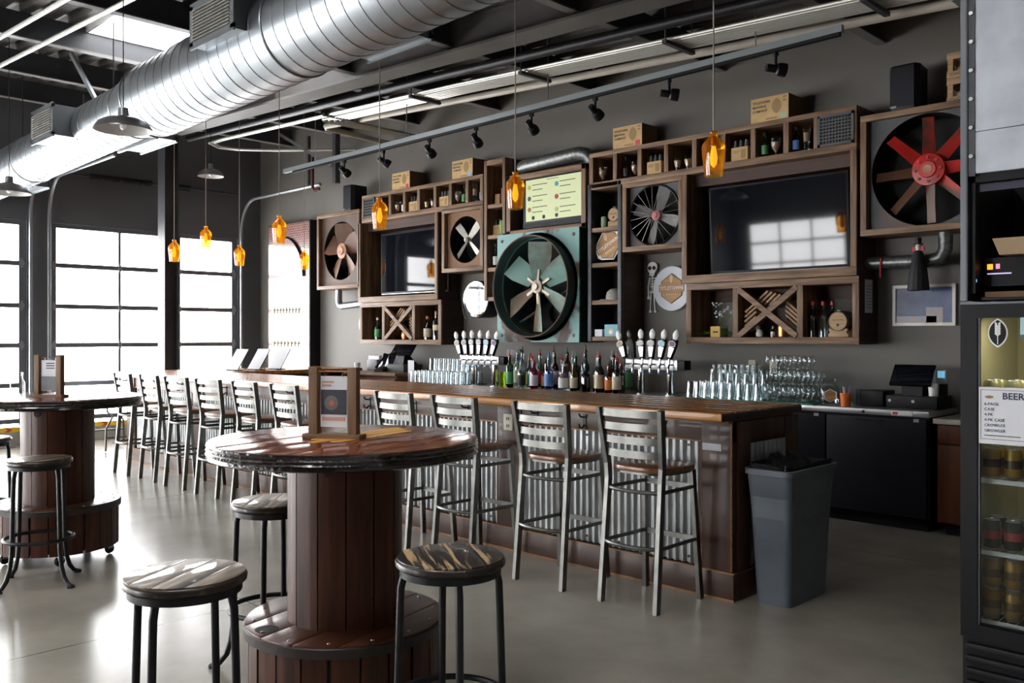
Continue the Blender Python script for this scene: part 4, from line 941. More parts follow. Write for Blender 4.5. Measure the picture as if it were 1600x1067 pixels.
# ================================================================== SIGNS AND WALL DECOR
HEX = [(0, .155), (.125, .075), (.125, -.075), (0, -.155), (-.125, -.075), (-.125, .075)]
rs = thing('round_sign', 'round white wall sign with tan hexagon badge reading TITLETOWN', 'sign', (-5.17, 7.62, 1.99))
MB().lathe([(.001, -.02), (.225, -.02), (.232, -.01), (.23, .028), (.001, .028)], 56, (0, 0, 0), 'y').build('disc', M['signwhite'], rs)
def badge(p, s, y):
    MB().prism([(x*s, z*s) for x, z in HEX], y - .004, y, 'y').build('badge_outline', M['ink'], p, smooth=0)
    MB().prism([(x*s*.95, z*s*.95) for x, z in HEX], y - .006, y - .004, 'y').build('badge_field', M['badge'], p, smooth=0)
    b = MB().prism([(-.15*s, -.035*s), (.15*s, -.035*s), (.15*s, .04*s), (-.15*s, .04*s)], y - .008, y - .006, 'y').build('banner', plain('banner_tan', (.42, .22, .08), .6), p, smooth=0)
    text('TITLETOWN', .05*s, M['white'], b, (0, y - .0085, .003), depth=.0005, bold=.0008)
    m = MB(); m.prism(vesica(.022*s, .05*s), y - .008, y - .006, 'y'); o = m.build('hop_mark', M['tanpale'], p, smooth=0); o.location = (0, 0, .10*s)
    text('BREWING CO.', .02*s, M['white'], p, (0, y - .0065, -.06*s), depth=.0004)
badge(rs, 1.0, -.021)
hs = thing('hexagon_sign', 'tan hexagon sign reading TITLETOWN with white edge leaning on the tall shelf', 'sign', (-5.785, S + .08, 2.455)); hs.rotation_euler = (R(-6), R(-28), 0); hs.scale = (1.06, 1, 1.06)
MB().prism([(x*1.12, z*1.12) for x, z in HEX] if 0 else [(0, .172), (.145, .085), (.17, .04), (.17, -.05), (.14, -.085), (0, -.165), (-.14, -.085), (-.17, -.05), (-.17, .04), (-.145, .085)], -.001, .012, 'y').build('backing', M['white'], hs, smooth=0)
badge(hs, 1.0, -.001)
# skeleton figure cut-out
sk_ = thing('skeleton_decoration', 'jointed paper skeleton hanging on the wall beside the round sign', 'decoration', (-5.42, 7.62, 1.75))
MB().lathe([(.001, -.012), (.055, -.01), (.064, 0), (.055, .008), (.001, .008)], 24, (0, 0, .465), 'y').box(-.03, .03, -.01, .006, .385, .43).build('skull', M['bone'], sk_)
for q in (-1, 1): MB().lathe([(.001, -.004), (.021, -.004), (.021, 0)], 14, (q*.026, -.011, .462), 'y').build('eye_socket', M['black'], sk_)
MB().bar((-.018, -.0115, .402), (.018, -.0115, .402), .003, .004).build('mouth', M['black'], sk_, smooth=0)
m = MB(); m.box(-.005, .005, -.006, .004, .20, .385)
for k in range(4): m.tube([(-.036 + .004*k, -.004, .36 - .028*k), (0, -.008, .345 - .028*k), (.036 - .004*k, -.004, .36 - .028*k)], .0045, 5)
m.box(-.03, .03, -.006, .004, .20, .225); m.build('rib_cage', M['bone'], sk_, smooth=0)
for q in (-1, 1):
    MB().bar((q*.036, 0, .36), (q*.055, 0, .27), .010, .008, (0, 1, 0)).bar((q*.055, 0, .27), (q*.05, 0, .17), .009, .008, (0, 1, 0)).box(q*.05 - .014, q*.05 + .014, -.004, .004, .14, .17).build('arm', M['bone'], sk_, smooth=0)
    MB().bar((q*.02, 0, .20), (q*.024, 0, .11), .010, .008, (0, 1, 0)).bar((q*.024, 0, .11), (q*.03, 0, .02), .009, .008, (0, 1, 0)).box(q*.03 - .01, q*.03 + .022, -.006, .004, .0, .02).build('leg', M['bone'], sk_, smooth=0)
# round mirror in a drum case
mr = thing('round_mirror', 'round mirror set in a black drum case beside the teal fan', 'mirror', (-7.86, 7.43, 1.955))
MB().lathe([(.205, -.03), (.225, -.03), (.228, -.01), (.222, .22), (.001, .22)], 48, (0, 0, 0), 'y').build('case', M['black'], mr)
MB().lathe([(.195, -.034), (.215, -.038), (.222, -.028), (.20, -.022)], 48, (0, 0, 0), 'y').build('bezel', M['chrome'], mr)
MB().lathe([(.001, -.027), (.205, -.027)], 48, (0, 0, 0), 'y').build('mirror_glass', mat('mirror', (.9, .92, .92), .02, 1), mr, smooth=0)
MB().tube([(-.235, -.02, .10), (-.245, -.03, -.02), (-.24, -.03, -.08), (-.22, -.02, -.20), (-.19, -.01, -.24)], .010, 6).build('latch_strap', M['chrome'], mr)
# framed picture and bits under the red fan
pf = thing('framed_picture', 'framed blue photograph hanging under the galvanised pipe', 'picture', (-2.71, 7.64, 1.76))
m = MB(); sqhole(m, .50, .34, .15, 0, 0, 4) if 0 else m.box(-.25, .25, -.025, 0, .145, .17).box(-.25, .25, -.025, 0, -.17, -.145).box(-.25, -.225, -.025, 0, -.145, .145).box(.225, .25, -.025, 0, -.145, .145)
m.build('frame', plain('silver_frame', (.32, .30, .27), .4, .3), pf, smooth=0)
MB().box(-.226, .226, -.014, 0, -.146, .146).build('photo', mat('blue_photo', (.012, .03, .10), .3, c2=(.05, .09, .22), scale=4, spec=.25), pf, smooth=0)
MB().box(-.226, .1, -.0145, -.014, -.146, -.09).box(.02, .15, -.0145, -.014, -.146, -.02).build('photo_detail', mat('photo_crowd', (.12, .03, .03), .3, c2=(.05, .05, .10), scale=14), pf, smooth=0)
vd = thing('vampire_doll', 'small hanging vampire doll in a black cape and top hat', 'doll', (-2.66, 7.37, 1.87))
MB().lathe([(.085, 0), (.078, .06), (.066, .16), (.05, .26), (.03, .315), (.001, .33)], 14).build('cape', mat('cape', (.006, .006, .009), .7), vd, smooth=25)
MB().lathe([(.001, .31), (.018, .318), (.024, .345), (.018, .37), (.001, .375)], 14).build('head', plain('doll_face', (.5, .42, .36), .6), vd)
MB().lathe([(.001, .368), (.036, .368), (.036, .374), (.022, .376), (.024, .42), (.001, .42)], 16).build('top_hat', M['black'], vd)
MB().box(-.045, -.022, -.01, .01, .315, .35).box(.022, .045, -.01, .01, .315, .35).build('red_collar', M['redink'], vd, smooth=0)
MB().tube([(0, 0, .42), (0, 0, .47)], .002, 5).build('string', M['black'], vd)
o = MB().tube([(-2.98, 7.42, 2.15), (-2.98, 7.41, 2.08), (-2.985, 7.42, 1.99)], .007, 6).build('red_tie', M['redink']); tag(o, 'red tie looped round the galvanised pipe', 'tie')
o = MB().box(0, .002, -.10, .05, 0, .28).build('notice_sheet', M['paper'], smooth=0); o.location = (-3.093, 7.47, 1.70); tag(o, 'white notice sheet pinned to the side of the cabinet', 'notice')
for k in range(8): MB().box(.002, .003, -.08, .03, .04 + .026*k, .048 + .026*k).build('print_line', plain('grey_ink', (.35, .35, .37), .7), o, smooth=0)
o = MB().lathe([(.001, -.012), (.17, -.012), (.175, 0), (.17, .012)], 40, (0, 0, 0), 'y').build('round_plate', M['white']); o.location = (-10.38, 7.63, 1.68); tag(o, 'plain white round plate on the wall half behind the cabinet near the mural', 'plate')
# speakers, crates, cartons along the top
def speaker(x, z, label):
    s = thing('wall_speaker', label, 'speaker', (x, S + .16, z))
    MB().prism([(-.12, -.10), (-.09, -.15), (.09, -.15), (.12, -.10), (.10, .12), (-.10, .12)], 0, .36, 'z').build('cabinet', M['black'], s, .012)
    MB().prism([(-.115, -.103), (-.088, -.153), (.088, -.153), (.115, -.103)], .02, .34, 'z').build('grille', M['navyblack'], s)
    MB().box(-.10, -.05, -.156, -.153, .02, .032).build('logo_plate', M['zinc'], s, smooth=0)
speaker(-10.36, 3.262, 'black speaker standing on the brown fan frame'); speaker(-2.75, 3.322, 'black speaker standing on the red fan frame')
def crate(x, z, label, word):
    c = thing('wooden_crate', label, 'crate', (x, S + .10, z)); w, d, h = .42, .26, .20
    for zz in (0, .145):
        for q in (0, d): MB().box(0, w, q - .006, q + .006, zz, zz + .05).build('slat', M['palewood'], c, .001)
        for q in (0, w): MB().box(q - .006, q + .006, 0, d, zz, zz + .05).build('slat', M['palewood'], c, .001)
    for q in (.02, w - .02):
        for p in (.015, d - .015): MB().box(q - .02, q + .02, p - .012, p + .012, 0, .195).build('corner_post', M['palewood'], c, smooth=0)
    MB().box(0, w, 0, d, .0, .008).build('bottom', M['palewood'], c, smooth=0)
    text(word, .035, M['ink'], c, (.02, -.0065, .025), align='LEFT', depth=.0004)
crate(-2.44, 3.322, 'lower slatted wooden crate of the stack on the red fan frame', 'CHICAGO'); crate(-2.44, 3.52, 'upper slatted wooden crate of the stack on the red fan frame', 'CHICAGO')
def carton(x, label, stk, cmat):
    c = thing('beer_carton', label, 'box', (x, S + .03, 3.426)); w, d, h = .37, .27, .225
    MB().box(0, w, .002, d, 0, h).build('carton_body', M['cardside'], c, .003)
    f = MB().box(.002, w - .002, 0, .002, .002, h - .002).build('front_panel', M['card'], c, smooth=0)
    for k, s_ in enumerate(('TITLETOWN', 'BREWING', 'COMPANY')): text(s_, .030, M['ink'], c, (.02, -.0006, h - .045 - .038*k), align='LEFT', depth=.0004, bold=.0008)
    MB().prism(vesica(.045, .07), -.0012, 0, 'y').build('hop_print', M['tanink'], c, smooth=0, loc=(.255, 0, .13))
    for k in range(2): MB().box(.315, .35, -.0012, 0, .16 + .03*k - .0, .178 + .03*k).build('small_print', M['tanink'], c, smooth=0)
    MB().box(.15, .26, -.0012, 0, .02, .035).build('small_print', M['tanink'], c, smooth=0)
    MB().box(.29, .345, -.0018, 0, .012, .06).build('variety_sticker', cmat, c, smooth=0, label=stk)
carton(-9.37, 'TITLETOWN beer carton with red sticker beside the black speaker, on the left television row', 'small red sticker', M['redink'])
carton(-8.18, 'TITLETOWN beer carton with blue sticker on the cubby row', 'small blue sticker', M['blueink'])
carton(-5.69, 'TITLETOWN beer carton with red sticker above the round black fan', 'small red sticker', M['redink'])
carton(-4.11, 'TITLETOWN beer carton with green sticker on the cubby row', 'small green sticker', M['greenink'])
bpy.data.objects['beer_carton']['label'] = 'TITLETOWN beer carton with red sticker on the row above the television near the mural'
# ================================================================== LAMPS
def pendant(x, y, zb, label):
    p = thing('pendant_lamp', label, 'pendant lamp', (x, y, zb), 0, 'amber bottle pendants over the bar')
    MB().lathe([(.054, 0), (.060, .06), (.068, .13), (.071, .165), (.066, .19), (.048, .215), (.028, .232), (.021, .245), (.021, .262), (.026, .268), (.001, .27)], 28).build('glass_shade', M['amber'], p)
    MB().lathe([(.001, .05), (.018, .07), (.024, .11), (.017, .15), (.012, .18), (.001, .18)], 14).build('bulb', M['bulb'], p)
    MB().lathe([(.016, .18), (.016, .23), (.001, .24)], 12).build('lamp_holder', M['copper'], p)
    MB().tube([(0, 0, .265), (0, 0, zp(x) + .26 - zb)], .0045, 6).build('cord', plain('beige_cord', (.36, .30, .26), .7), p)
for x, y, z, lab in ((-2.864, 4.65, 2.46, 'amber bottle pendant over the bar end, in front of the right television'), (-4.52, 4.65, 2.43, 'amber bottle pendant in front of the menu screen'), (-6.14, 4.65, 2.42, 'amber bottle pendant in front of the television near the mural'), (-7.76, 4.65, 2.42, 'amber bottle pendant in front of the mural'),
                     (-10.6, 6.74, 2.42, 'amber bottle pendant beside the gooseneck arm of the mural'), (-10.6, 5.77, 2.42, 'amber bottle pendant against the last door track'), (-10.6, 5.31, 2.62, 'amber bottle pendant in the middle of a garage door pane'), (-10.6, 4.9, 2.42, 'amber bottle pendant beside the steel column')): pendant(x, y, z, lab)
def dish(x, y, z, label, r=.215):
    p = thing('dish_lamp', label, 'pendant lamp', (x, y, z), 0, 'aluminium dish lamps'); k = r / .215
    MB().lathe([(.215*k, 0), (.212*k, .012), (.185*k, .055), (.13*k, .085), (.06*k, .102), (.04*k, .11), (.036*k, .17), (.001, .175)], 44).build('shade', M['lampalu'], p)
    MB().lathe([(.213*k, .001), (.182*k, .05), (.12*k, .08), (.001, .095)], 44).build('shade_lining', M['lampin'], p)
    MB().lathe([(.001, .0), (.022, .012), (.026, .03), (.018, .06), (.001, .09)], 16, (0, 0, .0)).build('bulb', M['white'], p)
    MB().tube([(0, 0, .17), (0, 0, zp(x) + .26 - z)], .004, 6).build('cord', M['black'], p)
dish(-6.98, 2.82, 3.10, 'spun aluminium dish lamp hanging in front of the duct'); dish(-11.3, 5.73, 3.66, 'pale dish lamp above the far end of the bar', .17); dish(-9.93, 2.87, 2.95, 'dish lamp hanging below the duct near the wall pier', .20)
# track lights
tr = thing('track_light', 'long grey ceiling track hung above the back bar', 'track light', (-6.5, 6.2, 3.67))
MB().bar((-3.72, 0, -.02), (3.74, 0, .035), .045, .05).build('strut_channel', mat('grey_strut', (.26, .29, .30), .4, .5), tr, smooth=0)
MB().bar((-3.5, 0, -.055), (3.72, 0, -.002), .035, .025).build('black_track', M['black'], tr, smooth=0)
for x in (-3.0, -1.2, .9, 3.05): MB().tube([(x, 0, 0), (x, 0, zp(x - 6.5) + .25 - 3.67)], .006, 6).build('hanger_rod', M['zinc'], tr)
for i, x in enumerate((-8.88, -8.11, -7.31, -6.58, -5.81, -5.03, -4.24, -3.28)):
    zt = 3.67 - .045 + (x + 6.5) * .0074
    h = thing('spot_head', 'black track spotlight head ' + ('above the brown fan frame', 'above the television near the mural', 'above the blue-stickered carton', 'above the crossed-blade fan', 'above the fat galvanised pipe', 'in front of the menu screen end', 'above the red-stickered carton by the round fan', 'above the green-stickered carton')[i], 'spotlight', (x, 6.2, zt), R((10, -25, 20, 25, 15, 0, -45, -40)[i]), 'spotlight heads on the track')
    MB().tube([(0, 0, 0), (0, 0, -.10)], .011, 8).box(-.02, .02, -.014, .014, -.03, 0).build('stem', M['black'], h)
    d = Vector((0, .82, -.45)).normalized() if i < 6 else Vector((0, .97, -.12)).normalized(); c = Vector((0, 0, -.125))
    MB().tube([c - d*.075, c - d*.07, c - d*.0, c + d*.01, c + d*.04, c + d*.075], [.026, .03, .03, .045, .052, .052], 18).build('lamp_body', M['black'], h)
    MB().tube([c + d*.0755, c + d*.077], [.043, .043], 18).build('lens', M['lampalu'], h)

# ================================================================== SMALL VESSELS
def bottle_prof(kind, r, h):
    if kind == 'wine': return [(.001, 0), (r, 0), (r, h*.60), (r*.85, h*.66), (r*.40, h*.74), (r*.36, h*.97), (r*.42, h*.975), (r*.42, h), (.001, h)]
    if kind == 'tall': return [(.001, 0), (r, 0), (r, h*.70), (r*.8, h*.75), (r*.42, h*.80), (r*.38, h), (.001, h)]
    if kind == 'squat': return [(.001, 0), (r, 0), (r*1.02, h*.5), (r*.9, h*.6), (r*.4, h*.70), (r*.34, h), (.001, h)]
    return [(.001, 0), (r, 0), (r, h*.58), (r*.92, h*.64), (r*.42, h*.76), (r*.36, h), (.001, h)]
BM = {}
def gl(n, c, g=.09):
    if n not in BM: BM[n] = glass('bottle_' + n, c, g)
    return BM[n]
GC = {'clear': (.90, .94, .95), 'green': (.10, .50, .16), 'dgreen': (.03, .22, .07), 'blue': (.55, .68, .90), 'turq': (.10, .55, .68), 'amber': (.55, .26, .06), 'pink': (.95, .20, .55), 'red': (.55, .06, .04), 'orange': (.90, .25, .05), 'dark': (.05, .02, .02), 'gold': (.85, .66, .30), 'lgreen': (.45, .70, .40), 'frost': (.78, .86, .85), 'brown': (.18, .07, .03)}
LC = {'white': (.70, .70, .68), 'cream': (.62, .54, .38), 'black': (.02, .02, .02), 'teal': (.08, .42, .36), 'red': (.50, .06, .05), 'beige': (.50, .32, .16), 'blue': (.12, .25, .60), 'gold': (.50, .34, .08), 'green': (.10, .35, .14), 'pinkw': (.70, .62, .66), 'orange': (.62, .18, .04), 'brown': (.12, .06, .03)}
CC = {'red': (.45, .03, .03), 'black': (.015, .015, .015), 'blue': (.10, .22, .60), 'green': (.03, .28, .10), 'copper': (.40, .16, .06), 'white': (.7, .7, .7), 'clear': (.45, .46, .46), 'brown': (.20, .10, .05), 'silver': (.5, .5, .5)}
def bottle(x, y, z, kind, col, lab, cap, h, r, label, cat='bottle', group=None, pour=True, lz=(.12, .50)):
    b = thing('liquor_bottle', label, cat, (x, y, z), random.uniform(0, 6), group)
    if pour: h *= 1.16; r *= 1.2
    hb = h * .84 if pour else h * .95
    MB().lathe(bottle_prof(kind, r, hb), 16).build('glass_body', gl(col, GC[col]), b)
    if col in ('dark', 'brown', 'red', 'amber', 'pink', 'orange', 'gold', 'dgreen', 'green', 'turq'):
        MB().lathe([(.001, .004), (r*.9, .004), (r*.9, hb*.5), (.001, hb*.5)], 12).build('liquid', gl('liq_' + col, tuple(q*.6 for q in GC[col]), .0), b)
    if lab: MB().lathe([(r*1.012, hb*lz[0]), (r*1.03, hb*lz[0] + .001), (r*1.03, hb*lz[1]), (r*1.012, hb*lz[1] + .001)], 16).build('paper_label', plain('lab_' + lab, LC[lab], .6), b)
    cm = plain('cap_' + cap, CC[cap], .4)
    if pour: MB().lathe([(r*.40, hb - .004), (r*.42, hb + .012), (r*.2, hb + .02), (.006, hb + .03), (.005, h), (.001, h)], 10).build('pourer', cm, b)
    else: MB().lathe([(r*.44, hb - .02), (r*.44, h), (.001, h)], 12).build('cap', cm, b)
    return b
CT = .931
FRONT = [(-6.98, 'tall', 'green', 'green', 'red', .36, .034, 'green bottle with red pourer beside the lime cups'), (-6.88, 'tall', 'frost', None, 'black', .40, .042, 'tallest frosted clear bottle with black pourer'),
 (-6.80, 'round', 'clear', 'black', 'blue', .30, .036, 'clear bottle with black label and blue cap'), (-6.73, 'round', 'clear', 'teal', 'red', .34, .041, 'clear bottle with round teal label and red pourer'),
 (-6.61, 'round', 'pink', 'pinkw', 'red', .31, .038, 'bright pink bottle with pale label'), (-6.52, 'squat', 'amber', 'beige', 'black', .29, .045, 'amber bourbon bottle with beige label and dark heart'),
 (-6.39, 'round', 'blue', 'blue', 'blue', .35, .040, 'pale blue vodka bottle with blue label and cap'), (-6.29, 'round', 'clear', 'red', 'red', .33, .036, 'clear bottle with red band label'),
 (-6.18, 'squat', 'clear', 'white', 'silver', .27, .047, 'clear bottle with wide white label'), (-6.10, 'tall', 'dgreen', None, 'green', .35, .037, 'tall dark green gin bottle'),
 (-6.04, 'round', 'gold', 'cream', 'green', .29, .034, 'pale gold bottle with cream label and green cap'), (-5.97, 'round', 'gold', 'white', 'white', .27, .036, 'gold liqueur bottle with white label'),
 (-5.88, 'squat', 'dark', None, 'black', .30, .040, 'black rounded liqueur bottle without label'), (-5.80, 'squat', 'dark', 'cream', 'copper', .36, .043, 'dark bottle with tall cream label and copper pourer'),
 (-5.70, 'round', 'dgreen', 'cream', 'red', .37, .041, 'green whiskey bottle with cream label and red pourer'), (-5.63, 'round', 'lgreen', 'black', 'black', .29, .033, 'light green bottle with black label'),
 (-5.578, 'round', 'orange', 'orange', 'black', .28, .034, 'orange bottle with orange label'), (-5.50, 'round', 'red', None, 'red', .30, .033, 'red bottle without label'), (-5.478, 'round', 'brown', 'cream', 'red', .35, .038, 'dark brown bottle with small cream label and red pourer')]
random.seed(11)
for i, (x, k, c, l, cp, h, r, lab) in enumerate(FRONT): bottle(x, 7.09 + .10 * (i % 2), CT, k, c, l, cp, h, r, lab, group='front row of liquor bottles')
BACK = [(-7.09, 'clear', 'white', 'clear'), (-7.0, 'clear', 'teal', 'black'), (-6.9, 'brown', 'gold', 'copper'), (-6.84, 'green', 'gold', 'green'), (-6.74, 'clear', 'red', 'red'), (-6.63, 'dark', 'brown', 'black'), (-6.52, 'red', 'white', 'brown'), (-6.43, 'amber', 'black', 'black'), (-6.26, 'clear', 'blue', 'clear'), (-6.17, 'amber', 'white', 'black'), (-6.085, 'turq', 'white', 'brown'), (-6.0, 'brown', 'cream', 'copper'), (-5.91, 'dgreen', 'beige', 'red'), (-5.81, 'dark', 'red', 'clear'), (-5.70, 'amber', 'cream', 'black'), (-5.60, 'clear', 'green', 'white')]
for i, (x, c, l, cp) in enumerate(BACK):
    nm = {'dgreen': 'dark green', 'turq': 'turquoise'}.get(c, c)
    bottle(x, 7.33 + .11 * (i % 2), CT, ('round', 'tall', 'squat')[i % 3], c, l, cp, .36 + random.uniform(-.03, .06), .037, '%s glass liquor bottle with %s label and %s pourer in the back row' % (nm, l, cp), group='back row of liquor bottles')
for k, x in enumerate((-7.11, -7.02)):
    t = thing('lime_cup', 'tall translucent lime green plastic cup beside the bottles', 'cup', (x, 7.10, CT), 0, 'lime cups')
    MB().lathe([(.001, 0), (.032, 0), (.044, .17)], 20).build('cup_wall', M['lime'], t)
    MB().lathe([(.0435, .165), (.046, .167), (.046, .172), (.0435, .172)], 20).build('cup_rim', M['lime'], t)
# glasses, as counter stock
pint = MB().lathe([(.001, .004), (.029, .004), (.030, 0), (.034, .05), (.042, .145), (.040, .145), (.028, .01), (.001, .01)], 16).mesh('pint_glass', M['glass'])
tulip = MB().lathe([(.001, 0), (.030, 0), (.031, .004), (.008, .012), (.008, .03), (.033, .06), (.036, .085), (.030, .125)], 16).mesh('tulip_glass', M['glass'])
mugm = MB().lathe([(.001, 0), (.047, 0), (.049, .02), (.047, .15), (.044, .15), (.042, .012), (.001, .012)], 18).mesh('beer_mug', M['glass'])
hand = MB().tube([(.046, 0, .03), (.075, 0, .035), (.085, 0, .075), (.075, 0, .115), (.046, 0, .12)], .008, 8).mesh('handle', M['glass'])
def put(me, name, x, y, z, label, cat, group, flip=False, s=1):
    o = mk(name, me); o.location = (x, y, z); o.scale = (s, s, s)
    if flip: o.rotation_euler = (pi, 0, 0)
    return tag(o, label, cat, group)
mt_ = MB().box(-8.75, -7.68, 7.02, 7.42, CT - .001, CT + .007).build('rubber_mat', M['black'], smooth=0); tag(mt_, 'black rubber bar mat under the pint glasses', 'mat')
for r_ in range(4):
    for c_ in range(13):
        x, y = -8.66 + .0835*c_ + .02*(r_ % 2), 7.07 + .088*r_
        if x < -7.66: put(pint, 'pint_glass', x, y, CT + .152, 'upturned clear pint glass on the black bar mat', 'glass', 'pint glasses on the black mat', True)
        if r_ >= 2 and 2 <= c_ <= 10: put(pint, 'pint_glass', x, y, CT + .30, 'clear pint glass in the upper layer above the black mat', 'glass', 'upper layer of pint glasses', True)
gm = MB().box(-4.66, -3.38, 7.02, 7.50, CT - .001, CT + .010).build('green_mat', mat('green_mat', (.01, .16, .09), .45), smooth=0); tag(gm, 'green grid mat under the glassware beside the register', 'mat')
for r_ in range(4):
    for c_ in range(14):
        x, y = -4.60 + .0865*c_, 7.07 + .10*r_
        if c_ < 9: put(pint, 'pint_glass', x, y, CT + .155, 'upturned clear pint glass on the green mat', 'glass', 'pint glasses on the green mat', True)
        else: put(tulip, 'tulip_glass', x, y, CT + .010, 'clear stemmed tulip glass on the green mat', 'glass', 'tulip glasses on the green mat')
        if r_ >= 1 and 2 <= c_ < 9: put(pint, 'pint_glass', x, y, CT + .235, 'clear pint glass nested above the green mat', 'glass', 'second layer of pint glasses over the green mat', True, .6) if r_ == 1 else None
        if r_ >= 1 and c_ >= 8: put(tulip, 'tulip_glass', x, y, CT + .137 + .01, 'clear tulip glass in the middle layer of the stack', 'glass', 'middle layer of tulip glasses')
        if r_ >= 2 and 8 <= c_ < 13: put(tulip, 'tulip_glass', x, y, CT + .275, 'clear tulip glass in the top layer of the stack', 'glass', 'top layer of tulip glasses')
for r_ in range(2):
    for c_ in range(4):
        t = thing('beer_mug', 'clear handled beer mug stacked on the pint glasses', 'mug', (-4.45 + .118*c_, 7.27 + .12*r_, CT + .158), R(270), 'mugs stacked on the pint glasses')
        mk('mug_body', mugm, t); mk('handle', hand, t)
gj = thing('glass_growler', 'squat clear glass jar with gold hexagon label beside the tulip glasses', 'jar', (-3.29, 7.13, CT))
MB().lathe([(.001, 0), (.070, 0), (.076, .02), (.076, .14), (.065, .165), (.045, .175), (.045, .19), (.054, .195), (.054, .22), (.050, .22)], 28).build('jar_body', M['glass'], gj)
MB().prism([(x*.32, .085 + z*.32) for x, z in HEX], -.0795, -.078, 'y').build('gold_badge', M['badge'], gj, smooth=0, rot=(0, 0, R(30)))
MB().prism([(x*.42, .085 + z*.36) for x, z in HEX], -.0785, -.077, 'y').build('label_field', M['signwhite'], gj, smooth=0, rot=(0, 0, R(30)))

# ================================================================== TAP TOWERS
def tower(x, y, label, dark):
    t = thing('tap_tower', label, 'tap tower', (x, y, CT)); ch = M['chrome']
    for q in (-.175, .175):
        MB().lathe([(.055, 0), (.055, .008), (.04, .014), (.038, .25)], 24, (q, .06, 0)).build('column', ch, t)
    MB().box(-.33, .29, 0, .12, .245, .345).build('head', M['stainless'], t, .004)
    MB().box(.29, .37, .005, .115, .25, .34).build('end_block', M['black'], t, .003)
    for k in range(6):
        hx = -.29 + .105*k; tilt = R(-20 + 7.5*k)
        f = MB().tube([(hx, 0, .30), (hx, -.045, .30), (hx, -.06, .28), (hx, -.065, .23)], .010, 8).tube([(hx, -.045, .30), (hx, -.045, .355)], .009, 8).build('faucet', ch, t)
        MB().lathe([(.012, .21), (.013, .23), (.009, .232)], 10, (hx, -.065, 0)).build('spout_tip', plain('blue_tip', (.10, .30, .55), .5), f)
        h = MB().prism([(-.012, 0), (.012, 0), (.024, .13), (.022, .20), (-.022, .20), (-.024, .13)], -.012, .02, 'y').build('tap_handle', M['black'], t, .003, loc=(hx, -.045, .355), rot=(0, tilt, 0))
        h.scale = (1.45, 1.3, .98)
        if not (dark and k == 1):
            MB().prism([(-.012, .02), (.012, .02), (.021, .12), (-.021, .12)], -.015, -.012, 'y').build('silver_face', M['lampalu'], h, smooth=0)
            b = MB().prism([(.030*cos(pi/3*j + pi/6), .155 + .034*sin(pi/3*j + pi/6)) for j in range(6)], -.020, -.012, 'y').build('badge_plate', M['white'], h, smooth=0)
            c = [(.45, .30, .18), (.3, .3, .3), (.55, .48, .50), (.45, .48, .46), (.30, .55, .72), (.16, .06, .16)][k]
            MB().prism([(.024*cos(pi/3*j + pi/6), .155 + .027*sin(pi/3*j + pi/6)) for j in range(6)], -.021, -.020, 'y').build('badge_art', plain('tapart%d' % k, c, .5), b, smooth=0)
        m = loft(MB(), [([(.001*cos(a), .001*sin(a)) for a in [2*pi*j/10 for j in range(10)]], .19)] + [([(w*cos(a), w*.5*sin(a)) for a in [2*pi*j/10 for j in range(10)]], z) for w, z in ((.016, .20), (.023, .23), (.024, .25), (.018, .275), (.008, .293), (.001, .298))])
        m.build('hop_finial', M['blackm'] if dark and k == 1 else M['white'], h)
tower(-5.10, 7.16, 'chrome tap tower with six white-tipped handles between bottles and mugs', True)
tower(-7.46, 7.10, 'chrome tap tower with six white-tipped handles beside the pint glasses', False)

# ================================================================== SHELF CONTENTS
def sixpack(x, z, label, y=S + .03):
    s = thing('six_pack', label, 'six-pack', (x, y, z)); w, d, h = .17, .12, .125
    MB().box(0, w, 0, d, 0, h).build('carrier', M['card'], s, .002)
    MB().box(.02, .09, -.001, 0, .085, .095).box(.02, .075, -.001, 0, .07, .08).box(.10, .15, -.001, 0, .02, .10).build('print', M['tanink'], s, smooth=0)
    for i in range(3):
        for j in range(2): MB().lathe([(.022, .10), (.018, .15), (.012, .185), (.013, .19), (.001, .19)], 10, (.03 + .055*i, .032 + .056*j, 0)).build('bottle_neck', M['black'] if j else plain('bottle_neck_grey', (.10, .12, .12), .25), s)
Z1 = 3.117
for x, l in ((-9.02, 'tan six-pack carrier in the third cubby from the brown fan'), (-8.42, 'tan six-pack carrier in the cubby between two pairs of glasses'), (-5.26, 'tan six-pack carrier in the cubby above the round black fan'), (-4.31, 'tan six-pack carrier in the cubby behind the pendant cord')): sixpack(x, Z1, l)
sixpack(-7.53, 2.692, 'tan six-pack carrier on the narrow tall shelf', S + .1)
def beerglass(x, z, kind, label, y=S + .07, full=True):
    g = thing('beer_glass', label, 'glass', (x, y, z)); g.scale = (1.12, 1.12, 1.05)
    P_ = {'tulip': [(.001, 0), (.03, 0), (.03, .004), (.007, .012), (.008, .03), (.036, .07), (.042, .11), (.036, .16)], 'pils': [(.001, 0), (.028, 0), (.022, .02), (.026, .08), (.036, .21)], 'snif': [(.001, 0), (.025, 0), (.020, .008), (.024, .03), (.036, .08), (.034, .13)]}[kind]
    MB().lathe(P_, 18).build('glass_wall', M['glass'], g)
    if full:
        top = P_[-1][1] * .72; pr = [(r*.93, q) for r, q in P_ if q < top and q > .02] ; pr = [(.001, pr[0][1])] + pr + [(pr[-1][0]*1.02, top), (.001, top)]
        MB().lathe(pr, 16).build('beer', plain('beer_' + kind, {'tulip': (.25, .14, .08), 'pils': (.36, .24, .15), 'snif': (.42, .27, .12)}[kind], .25), g)
